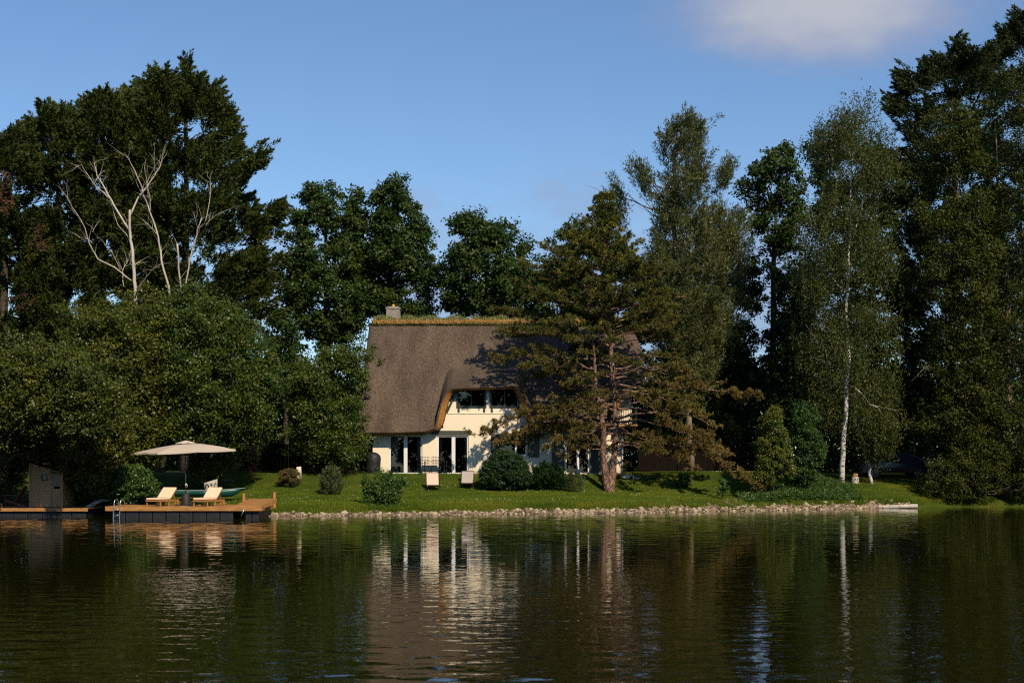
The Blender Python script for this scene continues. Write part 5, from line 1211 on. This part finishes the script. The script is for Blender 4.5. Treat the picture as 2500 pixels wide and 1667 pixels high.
# broadleaf trees behind the house
def backtree(label, parts, trunk, limbs=26, mat_='back', **k):
    ps = []
    for i, (poly, n, T) in enumerate(parts): ps.append(dict(poly=poly, Y=trunk[0][2], T=T, n=n, r=.60, per=62, L=.19, W=.13, mat=mat_, void=.66, vs=.85, tint=.45, seed=hash_(label)+i*7, **k))
    plant('broadleaf_tree', 'tree', label, on(trunk[0][0], trunk[0][2]), ps, trunk, 'bark', limbs, .09, 'broadleaf trees behind the house')
backtree('dense tree between the tall conifers and the house chimney, flat topped', [([(742,462),(760,458),(788,450),(800,458),(826,458),(832,490),(842,510),(850,560),(862,640),(900,700),(895,800),(860,850),(790,850),(735,840),(700,800),(690,740),(700,640),(700,530),(736,510)], 470, 4.5)],
  [(800,1150,100,.34),(800,800,100,.24),(795,600,100,.12),(790,480,100,.04)])
backtree('pointed tree just left of and above the chimney', [([(848,460),(868,450),(884,470),(905,500),(900,560),(900,700),(905,800),(870,820),(840,780),(842,650),(840,520)], 170, 3),([(928,432),(948,446),(962,430),(984,428),(990,455),(1000,490),(1022,500),(1030,545),(1058,548),(1046,590),(1064,600),(1060,660),(1068,740),(1060,800),(960,800),(880,790),(890,640),(905,520),(912,480),(930,470)], 430, 4)],
  [(930,1150,102,.30),(945,800,102,.2),(960,600,102,.12),(968,445,102,.03)])
backtree('airy topped tree behind the ridge between chimney and pine', [([(1150,500),(1160,490),(1190,492),(1195,520),(1210,520),(1222,492),(1244,505),(1240,540),(1262,530),(1268,560),(1302,560),(1304,580),(1290,600),(1320,640),(1330,760),(1300,800),(1080,800),(1062,760),(1068,660),(1090,620),(1120,600),(1100,570),(1088,545),(1110,530),(1135,525)], 460, 4)],
  [(1180,1150,100,.30),(1185,800,100,.2),(1190,640,100,.10),(1195,560,100,.03)])
backtree('dark tree right behind the pine top', [([(1300,590),(1340,570),(1420,540),(1500,560),(1560,620),(1600,760),(1600,1000),(1300,900),(1270,760)], 330, 4)], [(1440,1150,98,.3),(1440,800,98,.2),(1440,600,98,.06)], 10)
plant('broadleaf_tree', 'tree', 'bright green leafy tree touching the left end of the house', on(810, 81.5), [
  dict(poly=[(712,900),(740,870),(770,850),(820,842),(860,850),(895,850),(905,880),(898,925),(916,960),(900,990),(885,1040),(885,1110),(850,1150),(770,1140),(715,1080),(705,980)], Y=80.2, T=3.2, n=400, r=.52, per=95, L=.115, W=.072, mat='broad', void=.45, vs=.8, tint=.48, seed=301)],
  [(810,1180,81.5,.16),(812,1050,81,.12),(815,900,80.6,.05)], 'bark', 18, .05, 'leafy trees on the left bank')

# willow, sparse tree, birches and the right hand wall of trees
backtree('dark leafy tree between chimney trees and the left conifers, low crowned', [([(640,840),(660,760),(700,720),(740,760),(760,860),(740,980),(660,980),(630,920)], 110, 2.4)], [(700,1150,98,.2),(700,900,98,.1)], 8)
backtree('dark tree mass behind the right side of the pine, below the willow', [([(1540,660),(1620,640),(1700,660),(1760,720),(1790,820),(1760,900),(1800,1000),(1790,1100),(1560,1100)], 420, 3.5)], [(1670,1150,97,.26),(1670,800,97,.12)], 8)
backtree('low dark tree filling the gap right of the willow', [([(1740,860),(1770,800),(1800,850),(1850,880),(1870,960),(1840,1060),(1740,1060),(1700,960)], 130, 2.4)], [(1780,1150,100,.2),(1780,920,100,.08)], 8)
plant('willow_tree', 'tree', 'grey green feathery willow towering behind the pine', on(1690, 92), [
  dict(poly=[(1660,270),(1640,300),(1600,330),(1590,350),(1615,380),(1620,400),(1600,450),(1595,540),(1570,640),(1590,800),(1620,960),(1740,960),(1780,800),(1790,700),(1800,600),(1770,520),(1730,480),(1735,400),(1722,360),(1735,300),(1700,310),(1690,285)], Y=92, T=3.6, n=900, r=.62, per=90, L=.17, W=.05, kind='upright', mat='willow', void=.55, tint=.62, seed=401),
  dict(poly=[(1525,395),(1530,420),(1545,450),(1570,480),(1600,500),(1600,440),(1580,400),(1560,390)], Y=91, T=1.2, n=46, r=.5, per=46, L=.17, W=.045, kind='upright', tint=.5, seed=402),
  dict(poly=[(1740,470),(1745,420),(1770,385),(1792,380),(1790,410),(1778,450),(1750,480)], Y=91, T=1.2, n=44, r=.5, per=46, L=.17, W=.045, kind='upright', tint=.55, seed=403),
  dict(poly=[(1500,430),(1520,445),(1540,500),(1535,560),(1480,570),(1470,510),(1485,450)], Y=93, T=1.2, n=50, r=.5, per=52, L=.17, W=.045, kind='upright', tint=.4, seed=404),
  dict(poly=[(1740,520),(1780,500),(1830,520),(1840,600),(1815,700),(1830,800),(1780,860),(1730,840)], Y=93, T=2.4, n=150, r=.6, per=70, L=.17, W=.05, kind='upright', tint=.3, seed=405)],
  [(1690,1160,92,.20),(1680,900,92,.18),(1655,650,92,.15),(1640,480,92,.12),(1650,350,92,.06),(1660,285,92,.02)], 'palebark', 46, .07)
plant('broadleaf_tree', 'tree', 'tall sparse tree with a bare mid trunk, sky showing round it', on(1888, 95), [
  dict(poly=[(1915,352),(1890,362),(1850,372),(1848,395),(1812,420),(1800,440),(1790,470),(1830,500),(1800,540),(1840,560),(1860,620),(1900,640),(1960,600),(1980,450),(1940,395),(1932,355)], Y=95, T=2.6, n=170, r=.56, per=60, L=.19, W=.13, mat='back', void=.75, vs=1.1, tint=.5, seed=411),
  dict(poly=[(1868,600),(1930,590),(1990,640),(2005,900),(1985,1090),(1880,1100),(1850,950),(1872,800)], Y=94.2, T=1.6, n=210, r=.56, per=60, L=.19, W=.13, void=.6, seed=415, tint=.35),
  dict(poly=[(1812,640),(1850,620),(1870,680),(1850,760),(1800,760),(1790,700)], Y=95, T=1.4, n=50, r=.5, per=56, L=.19, W=.13, void=.7, seed=412),
  dict(poly=[(1915,640),(1990,620),(2000,900),(1960,1000),(1900,960),(1905,760)], Y=97, T=2, n=160, r=.56, per=60, L=.19, W=.13, void=.6, seed=413, tint=.3),
  dict(poly=[(1760,770),(1830,780),(1860,840),(1820,860),(1870,900),(1850,960),(1780,950),(1750,860)], Y=96, T=1.6, n=80, r=.5, per=56, L=.19, W=.13, void=.7, seed=414, tint=.3)],
  [(1888,1160,95,.24),(1886,900,95,.20),(1888,700,95,.17),(1890,600,95,.13),(1900,450,95,.05)], 'bark', 34, .07, 'broadleaf trees behind the house', limb_from=.35)
plant('birch_tree', 'tree', 'tall birch with a white trunk rising from the right bank', on(2056, 84), [
  dict(poly=[(2075,222),(2050,235),(2005,262),(1990,300),(1965,320),(1955,345),(1990,370),(1985,440),(1950,520),(1940,640),(1950,760),(1935,900),(1960,1000),(2000,1040),(2070,1100),(2180,1080),(2190,900),(2180,700),(2185,520),(2200,420),(2165,330),(2140,290),(2132,225),(2110,240)], Y=84.5, T=3.6, n=620, r=.60, per=70, L=.095, W=.07, kind='weep', mat='birchleaf', void=.6, vs=.9, tint=.45, seed=421, front=-1.0, back=.8, mul=1.25)],
  [(2055,1178,83.4,.16),(2060,1080,83,.14),(2066,960,82.4,.125),(2072,860,83,.11),(2066,760,84.6,.08),(2076,560,84.8,.06),(2078,430,84.8,.035),(2085,330,84.5,.015)], 'birch', 30, .035, 'birches on the right bank', limb_from=.3,
  extra_trunk=lambda tb: (tb.tube([P(2072, 862, 83), P(2055, 830, 83), P(2020, 800, 83.2), P(1985, 790, 83)], [.05, .045, .03, .012], 6), tb.tube([P(2076, 600, 84.3), P(2100, 520, 84), P(2112, 480, 84)], [.04, .03, .012], 6)))
plant('birch_tree', 'tree', 'small leaning birch with speckled trunk right of the sawn stump', on(2125, 85), [
  dict(poly=[(2090,960),(2130,930),(2170,960),(2185,1040),(2170,1110),(2110,1120),(2085,1060)], Y=84.5, T=1.3, n=90, r=.4, per=60, L=.09, W=.065, kind='weep', mat='birchleaf', tint=.5, seed=431)],
  [(2128,1180,84.8,.10),(2120,1130,84.8,.085),(2108,1085,84.8,.06),(2100,1040,84.8,.04),(2098,980,84.8,.02)], 'birch', 8, .025, 'birches on the right bank')
backtree('dark tree behind the olive green pair at the right frame edge', [([(2380,500),(2500,450),(2700,500),(2700,1130),(2360,1130),(2340,800)], 480, 4)], [(2500,1150,93,.3),(2500,600,93,.1)], 8)
plant('broadleaf_tree', 'tree', 'dark tree filling the gap behind the tall birch', on(2130, 97), [
  dict(poly=[(1960,330),(2040,300),(2180,400),(2260,420),(2280,700),(2280,1120),(1980,1120),(1960,800),(1990,600)], Y=97, T=4, n=820, r=.62, per=62, L=.20, W=.135, mat='back', void=.68, vs=.9, tint=.15, seed=441)],
  [(2130,1180,97,.3),(2130,800,97,.2),(2130,450,97,.05)], 'bark', 16, .07, 'broadleaf trees behind the house')
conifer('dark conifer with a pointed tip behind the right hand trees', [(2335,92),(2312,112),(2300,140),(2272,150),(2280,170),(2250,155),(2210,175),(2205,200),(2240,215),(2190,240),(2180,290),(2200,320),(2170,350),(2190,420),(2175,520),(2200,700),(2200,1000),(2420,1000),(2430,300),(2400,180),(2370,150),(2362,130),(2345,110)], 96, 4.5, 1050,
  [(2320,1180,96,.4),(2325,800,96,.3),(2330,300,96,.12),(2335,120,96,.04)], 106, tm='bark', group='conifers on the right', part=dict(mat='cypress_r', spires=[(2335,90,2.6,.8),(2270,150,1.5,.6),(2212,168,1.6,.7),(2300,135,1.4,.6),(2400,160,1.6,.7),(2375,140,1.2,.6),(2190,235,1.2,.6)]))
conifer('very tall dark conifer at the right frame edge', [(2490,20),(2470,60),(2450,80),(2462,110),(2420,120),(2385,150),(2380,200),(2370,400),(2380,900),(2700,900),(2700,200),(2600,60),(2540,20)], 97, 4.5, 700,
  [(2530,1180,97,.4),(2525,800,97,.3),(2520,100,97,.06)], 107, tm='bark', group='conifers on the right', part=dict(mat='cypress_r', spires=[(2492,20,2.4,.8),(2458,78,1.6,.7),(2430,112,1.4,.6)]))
def rtree(label, base, parts, trunk, seed, extra):
    plant('broadleaf_tree', 'tree', label, base, [dict(Y=a[1], T=a[2], n=a[3], poly=a[0], r=.62, per=88, L=.12, W=.075, mat='rightleaf', void=.66, vs=.8, tint=a[4], seed=seed+i) for i, a in enumerate(parts)], trunk, 'palebark', 46, .06, 'olive green trees on the right bank', extra_trunk=extra)
rtree('olive green tree with pale ascending stems, left one of the two at the right edge', on(2350, 84), [
  ([(2290,260),(2262,290),(2250,350),(2225,400),(2235,470),(2200,540),(2240,600),(2210,680),(2260,760),(2270,860),(2225,920),(2280,980),(2225,1010),(2230,1060),(2290,1100),(2300,1160),(2440,1160),(2440,420),(2400,300),(2340,240)], 83.5, 3.4, 780, .42)],
  [(2360,1200,84,.24),(2352,1000,84,.18),(2345,800,84,.14),(2345,600,84,.09),(2340,480,84,.05),(2330,330,84,.02)], 451,
  lambda tb: [tb.tube([P(*a) for a in l], [.05*(1-.8*i/(len(l)-1)) for i in range(len(l))], 6) for l in ([(2345,760,84),(2310,700,83.2),(2280,690,82.6),(2262,700,82)],[(2350,880,84),(2300,870,83),(2250,905,82.4),(2225,930,82)],[(2345,620,84),(2320,560,83.5),(2290,520,83)])])
rtree('olive green tree at the right frame edge, its leaves reaching over the water', on(2480, 83.8), [
  ([(2420,180),(2400,260),(2390,420),(2400,600),(2380,800),(2400,1000),(2360,1080),(2380,1180),(2640,1180),(2680,600),(2640,300),(2540,160),(2460,140)], 83.4, 3.6, 820, .38)],
  [(2480,1200,83.8,.24),(2465,1000,83.8,.2),(2460,700,83.8,.15),(2440,480,83.8,.08),(2430,320,83.8,.03)], 461,
  lambda tb: [tb.tube([P(*a) for a in l], [.05*(1-.8*i/(len(l)-1)) for i in range(len(l))], 6) for l in ([(2462,760,83.8),(2480,640,83.4),(2500,560,83)],[(2462,900,83.8),(2430,880,82.6),(2400,900,81.8)],[(2450,600,83.8),(2490,520,83.3),(2498,470,83)])])
plant('overhanging_shrub', 'shrub', 'leafy shrub drooping over the dark water right of the driftwood log', on(2400, 82.4), [
  dict(poly=[(2270,1120),(2330,1060),(2420,1090),(2520,1060),(2640,1080),(2660,1240),(2560,1238),(2480,1225),(2400,1240),(2330,1238),(2250,1228),(2235,1190)], Y=82.2, T=1.8, n=360, r=.42, per=84, L=.095, W=.06, mat='rightleaf', void=.5, vs=1.0, tint=.4, seed=471)],
  [(2400,1232,82.4,.07),(2380,1180,82.2,.05),(2370,1120,82,.02)], 'palebark', 16, .025, 'shrubs along the right bank', crown_name='foliage', trunk_name='stem')
# two upright shrubs
plant('upright_shrub', 'shrub', 'upright glossy shrub with a few red leaves, left of a pair', on(1897, 77.8), [
  dict(poly=[(1852,1060),(1855,1030),(1870,1000),(1892,985),(1910,1010),(1918,1050),(1935,1090),(1940,1160),(1900,1180),(1860,1190),(1840,1165),(1845,1110),(1838,1080)], Y=77.8, T=1.1, n=170, r=.27, per=80, L=.085, W=.055, mat='broad', void=.35, vs=1.4, tint=.72, seed=501)],
  [(1890,1200,77.8,.04),(1890,1100,77.8,.03),(1892,1010,77.8,.01)], 'bark', 6, .012, 'pair of upright shrubs', crown_name='foliage', trunk_name='stem')
plant('upright_shrub', 'shrub', 'upright lighter green shrub, right of a pair, before the birch', on(1972, 78.6), [
  dict(poly=[(1945,980),(1955,965),(1972,990),(1988,975),(2000,1010),(2002,1060),(2020,1090),(2005,1130),(1995,1170),(1960,1180),(1945,1150),(1950,1110),(1930,1070),(1938,1020)], Y=78.6, T=1.0, n=150, r=.27, per=80, L=.085, W=.05, mat='fresh', void=.35, vs=1.4, tint=.35, seed=502)],
  [(1970,1195,78.6,.04),(1970,1100,78.6,.03),(1970,1000,78.6,.01)], 'bark', 6, .012, 'pair of upright shrubs', crown_name='foliage', trunk_name='stem')
# bushes on the lawn
def bush(label, px, Y, poly, n, mat_, kind='broad', T=1.0, r=.2, per=90, L_=.07, W_=.035, tint=.5, stem=True, void=.0):
    b = on(px, Y); plant('shrub', 'shrub', label, b, [dict(poly=poly, Y=Y, T=T, n=n, r=r, per=per, L=L_, W=W_, kind=kind, mat=mat_, tint=tint, void=void, seed=hash_(label))],
      [(px, 1180, Y, .03), (px, sum(q[1] for q in poly)/len(poly), Y, .015)] if stem else None, 'bark', 6 if stem else 0, .012, 'bushes on the lawn', crown_name='foliage', trunk_name='stem')
bush('largest dark green rounded bush before the cottage wall', 1236, 78.2, [(1172,1165),(1178,1135),(1198,1112),(1225,1098),(1255,1104),(1280,1120),(1296,1150),(1298,1180),(1280,1198),(1200,1200),(1176,1188)], 420, 'yew', 'broad', 1.35, .20, 150, .09, .034, .42)
bush('second dark bush with spiky leaves, right of the biggest round one', 1338, 78.4, [(1296,1165),(1308,1142),(1330,1130),(1355,1138),(1375,1150),(1382,1185),(1360,1200),(1308,1200),(1292,1188)], 230, 'yew', 'upright', 1.0, .22, 120, .11, .030, .40)
bush('light green low bush left of the pine foot', 1402, 78.0, [(1378,1180),(1385,1155),(1400,1150),(1425,1165),(1430,1195),(1405,1208),(1378,1205)], 46, 'bushy', 'upright', .6, .2, 60, .08, .02, .3)
bush('round reddish topped bush before a pale stone, far left on the lawn', 704, 76.8, [(678,1165),(682,1148),(700,1142),(722,1145),(734,1155),(736,1175),(725,1184),(684,1184)], 90, 'heath', 'broad', .8, .15, 110, .05, .024, .45)
bush('loose grey green bush in the middle of the left lawn', 812, 73.5, [(782,1180),(785,1160),(798,1148),(812,1140),(828,1150),(842,1175),(840,1200),(800,1206),(780,1200)], 90, 'bushy', 'upright', .9, .2, 70, .085, .024, .5)
bush('airy leafy bush growing at the waters edge below the cottage corner', 940, 69.8, [(888,1180),(892,1158),(905,1165),(915,1142),(935,1150),(952,1140),(960,1160),(985,1160),(1002,1175),(985,1200),(975,1230),(950,1245),(900,1245),(885,1220)], 150, 'fresh', 'broad', 1.1, .23, 48, .085, .055, .55, void=.4)
bush('tiny green sapling on the lawn under the right pine branches', 1665, 80, [(1655,1185),(1650,1165),(1668,1148),(1684,1160),(1688,1180),(1672,1190)], 22, 'fresh', 'broad', .4, .18, 50, .08, .05, .5)
bush('small sapling just left of the shrub pair', 1765, 76.5, [(1750,1205),(1755,1175),(1764,1158),(1775,1180),(1780,1205)], 18, 'fresh', 'broad', .35, .16, 46, .08, .05, .4)
mb = MB(); p = on(729, 78); mb.add([(p.x-.10, p.y, p.z-.05), (p.x+.13, p.y-.05, p.z-.05), (p.x+.13, p.y+.4, p.z-.05), (p.x-.10, p.y+.4, p.z-.05), (p.x-.14, p.y+.02, p.z+.68), (p.x+.12, p.y, p.z+.72), (p.x+.10, p.y+.36, p.z+.70), (p.x-.10, p.y+.36, p.z+.66)], [(0,3,2,1),(4,5,6,7),(0,1,5,4),(1,2,6,5),(2,3,7,6),(3,0,4,7)])
tagit(bevel(mb.build('standing_stone', M['plaster']), .04), 'upright pale stone half hidden behind the reddish round bush', 'stone')

# ------------------------------------------------------------------ the pine before the house
def pine():
    random.seed(12); g = np.random.default_rng(12); Y0 = 79.4; b0 = on(1489, Y0)
    root = empty('pine_tree', b0, 'forked brown barked pine standing on the lawn before the right half of the house', 'tree')
    tb = MB(); main = [(1488,1200,.30),(1490,1180,.26),(1496,1150,.205),(1500,1110,.16),(1503,1050,.165),(1500,980,.15),(1494,900,.135),(1490,830,.12),(1487,740,.10),(1482,640,.075),(1477,560,.05),(1474,470,.02)]
    side = [(1483,1195,.20),(1478,1160,.19),(1472,1110,.16),(1474,1060,.145),(1468,1010,.13),(1456,960,.11),(1452,900,.09),(1448,840,.06),(1440,790,.03)]
    def stem(l, dy):
        q = []; rr = []
        for i in range(len(l)-1):
            for k in range(4):
                t = k/4; a, b = l[i], l[i+1]; q.append(P(a[0]*(1-t)+b[0]*t+random.gauss(0, .6), a[1]*(1-t)+b[1]*t, Y0+dy*min(1, i/3))); rr.append(a[2]*(1-t)+b[2]*t)
        q.append(P(l[-1][0], l[-1][1], Y0+dy)); rr.append(l[-1][2]); q[0].z = b0.z-.2; tb.tube(q, rr, 12); return q, rr
    qm, rm = stem(main, .25); qs, rs = stem(side, -.3)
    Ly = [470, 540, 590, 640, 700, 760, 830, 900, 960, 1010, 1060, 1100, 1150]; Lx = [18, 100, 155, 205, 215, 235, 300, 290, 245, 290, 305, 285, 110]; Rx = [18, 55, 100, 150, 170, 200, 180, 230, 290, 270, 240, 230, 140]
    tips = []; tint = []; dirs = []
    def branch(s, az, ln, r0, lift, droop):
        d = Vector((math.cos(az), math.sin(az), 0)); n = 8; pts = []; sw = random.uniform(-.12, .12)
        for i in range(n+1):
            t = i/n; p = s+d*ln*t+Vector((-d.y, d.x, 0))*ln*sw*t*t+Vector((0, 0, ln*(lift*t-droop*t*t)))+Vector((random.gauss(0, .02), random.gauss(0, .02), random.gauss(0, .03)))*ln*.5*(0 < i); pts.append(p)
        tb.tube(pts, [r0*(1-.8*i/n) for i in range(n+1)], 6, cap=False); hi = (s.z-2)/15; k = max(4, int(ln*(2.6 if hi < .42 else 4.5)))
        for j in range(k):
            t = (.42 if hi < .45 else .24); t = t+(1-t)*(j+random.random())/k; i = min(int(t*n), n-1); p = pts[i].lerp(pts[i+1], t*n-i); sd = random.choice((-1, 1)); l2 = ln*random.uniform(.12, .32)*(1.15-t*.7)+.22
            a2 = az+sd*random.uniform(.4, 1.25); e = p+Vector((math.cos(a2), math.sin(a2), random.uniform(-.12, .45)))*l2; w_ = wob(p, e, 4, .10)
            tb.tube(w_, [r0*.30, r0*.24, r0*.18, r0*.12, r0*.06], 4, cap=False)
            m = max(3, int(l2/.10))
            for q in range(m):
                tt = .30+.70*(q+random.random())/m; ii = min(int(tt*4), 3); pp = w_[ii].lerp(w_[ii+1], tt*4-ii)
                tips.append(pp+Vector((random.gauss(0, .10), random.gauss(0, .10), random.gauss(.02, .06)))); dirs.append((e-p).normalized()); tint.append(hi)
        for j in range(4): tips.append(pts[-1]+Vector((random.gauss(0, .08), random.gauss(0, .08), random.gauss(.03, .05)))); dirs.append((pts[-1]-pts[-2]).normalized()); tint.append(hi)
    s_px = F/Y0
    py = 1085.0
    while py > 480:
        pe = py-(62 if py < 760 else 22); lw = np.interp(pe, Ly, Lx)/s_px; rw = np.interp(pe, Ly, Rx)/s_px; dw = (lw+rw)*.36
        zc = ZP(py, Y0); j = min(range(len(qm)), key=lambda i: abs(qm[i].z-zc)); s = qm[j]
        low = np.clip((py-700)/350, 0, 1); nb = (4 if py > 820 else 6) if py > 620 else 7
        a0 = random.uniform(0, 6.28)
        for b in range(nb):
            az = a0+2*math.pi*b/nb+random.uniform(-.35, .35); c, sn = math.cos(az), math.sin(az)
            ln = math.hypot((rw if c > 0 else lw)*c, dw*sn*(.55 if sn < 0 and py > 780 else 1))*(.82 if sn < -.2 and c < 0 else 1)*random.uniform(.78, 1.07)
            if py > 1040 and -.9 < c < -.1: ln *= .8
            lift = .34*(1-low)+.06+random.uniform(-.08, .08); dr = .30*low+.05
            if py < 640: lift += .26
            branch(s+Vector((0, 0, random.uniform(-.15, .15))), az, max(.3, ln), min(.075, .018+ln*.0095), lift, dr)
        py -= 17+11*low
    for zc in np.linspace(3.2, 9.2, 12):                          # the second stem carries its own, on the left and front
        j = min(range(len(qs)), key=lambda i: abs(qs[i].z-zc)); az = random.uniform(2.2, 4.6); branch(qs[j], az, random.uniform(1.6, 3.6), .04, .15, .16)
    # long low boughs: left over the window, right down to the lawn
    for (sx_, sy_), pts, in (((1500,1060), [(1400,1045,79.8),(1300,1050,80.2),(1215,1075,80.3)]), ((1500,1000), [(1400,985,79.6),(1300,1000,80),(1170,1062,80.2)]), ((1503,1090), [(1600,1075,78.4),(1700,1095,78),(1800,1160,77.6),(1850,1180,77.5)]), ((1500,1020), [(1600,1005,78),(1680,1050,77.6),(1740,1100,77.4),(1790,1150,77.2)]), ((1503,1085), [(1600,1090,79),(1680,1078,79),(1760,1100,79)]), ((1497,940), [(1600,950,79.5),(1700,945,79.5),(1800,960,79.5),(1838,965,79.5)])):
        v = [P(sx_, sy_, Y0)]+[P(*q) for q in pts]; fine = []
        for i in range(len(v)-1):
            for k in range(4): fine.append(v[i].lerp(v[i+1], k/4)+Vector((random.gauss(0, .03), random.gauss(0, .03), random.gauss(0, .04))))
        fine.append(v[-1]); n = len(fine)-1; tb.tube(fine, [.065*(1-.8*i/n) for i in range(n+1)], 6, cap=False)
        for j in range(30):
            t = .25+.75*random.random(); i = min(int(t*n), n-1); p = fine[i].lerp(fine[i+1], t*n-i); dd = (fine[i+1]-fine[i]).normalized(); l2 = random.uniform(.35, 1.1)*(1.2-.6*t)
            e = p+(dd*random.uniform(.3, 1)+Vector((random.gauss(0, .5), random.gauss(0, .6), random.gauss(.05, .35))))*l2; w_ = wob(p, e, 4, .1); tb.tube(w_, [.02, .016, .012, .009, .004], 4, cap=False)
            for q in range(int(l2/.10)+2):
                tt = .3+.7*random.random(); ii = min(int(tt*4), 3); tips.append(w_[ii].lerp(w_[ii+1], tt*4-ii)+Vector((random.gauss(0, .09), random.gauss(0, .09), random.gauss(.02, .06)))); dirs.append((e-p).normalized()); tint.append(.05)
    tb.build('trunk', M['pinebark'], root, True)
    T_ = np.array([tuple(t) for t in tips]); D_ = np.array([tuple(d) for d in dirs]); ti = np.array(tint); n = len(T_); per = 24
    d = unit(np.repeat(unit(D_+np.array([0, 0, .45])), per, 0)*.75+g.normal(size=(n*per, 3))*.62); c = np.repeat(T_, per, 0)+d*g.uniform(.05, .13, (n*per, 1))
    hi = np.repeat(ti, per); cl = np.repeat(g.normal(0, .13, n), per); tt = np.clip(.06+.80*hi+cl+g.normal(0, .06, n*per), 0, .56)
    candle = np.repeat((g.uniform(0, 1, n) < np.clip((ti-.45)*.5, .0, .13)), per); tt = np.where(candle, np.clip(tt+.45, 0, 1), tt)
    V = leaf_quads(c, d, g.normal(size=(n*per, 3)), g.uniform(.055, .105, n*per), np.full(n*per, .0165))
    link('crown', np_mesh('crown', V, 4, tt), M['pine'], root); print('pine tufts', n)
pine()

# far woods closing the view low down, and the wooded bank behind the viewer
def wood(name, x0, x1, Y, h0, h1, n, seed, label, per=34, sz=.5):
    g = np.random.default_rng(seed); X = g.uniform(x0, x1, n); hh = h0+(h1-h0)*(.5+.5*np.sin(X*.21+seed)*np.cos(X*.083+1)); z = 1+hh*g.uniform(0, 1, n)**.8
    Yc = Y+g.uniform(-3, 3, n)*(1 if Y > 0 else 1); V_, t_ = leaves(np.stack([X, Yc, z], 1), 'broad', seed, 1.5, per, sz, sz*.7, axis=(0, Y+8), tintb=.35)
    tagit(link(name, np_mesh(name, V_, 4, t_), M['back']), label, 'wood', None, 'stuff')
wood('far_wood', -60, 60, 150, 5.0, 9.5, 2600, 5, 'distant belt of trees closing the view behind the garden')
wood('hedge_row', -48, 48, 108, 6.2, 9.3, 4600, 6, 'dark hedge running behind the trees', 40, .32)
wood('opposite_wood', -170, 170, -70, 13, 20, 5600, 8, 'wood on the bank behind the viewer, seen only as reflection', 34, .9)
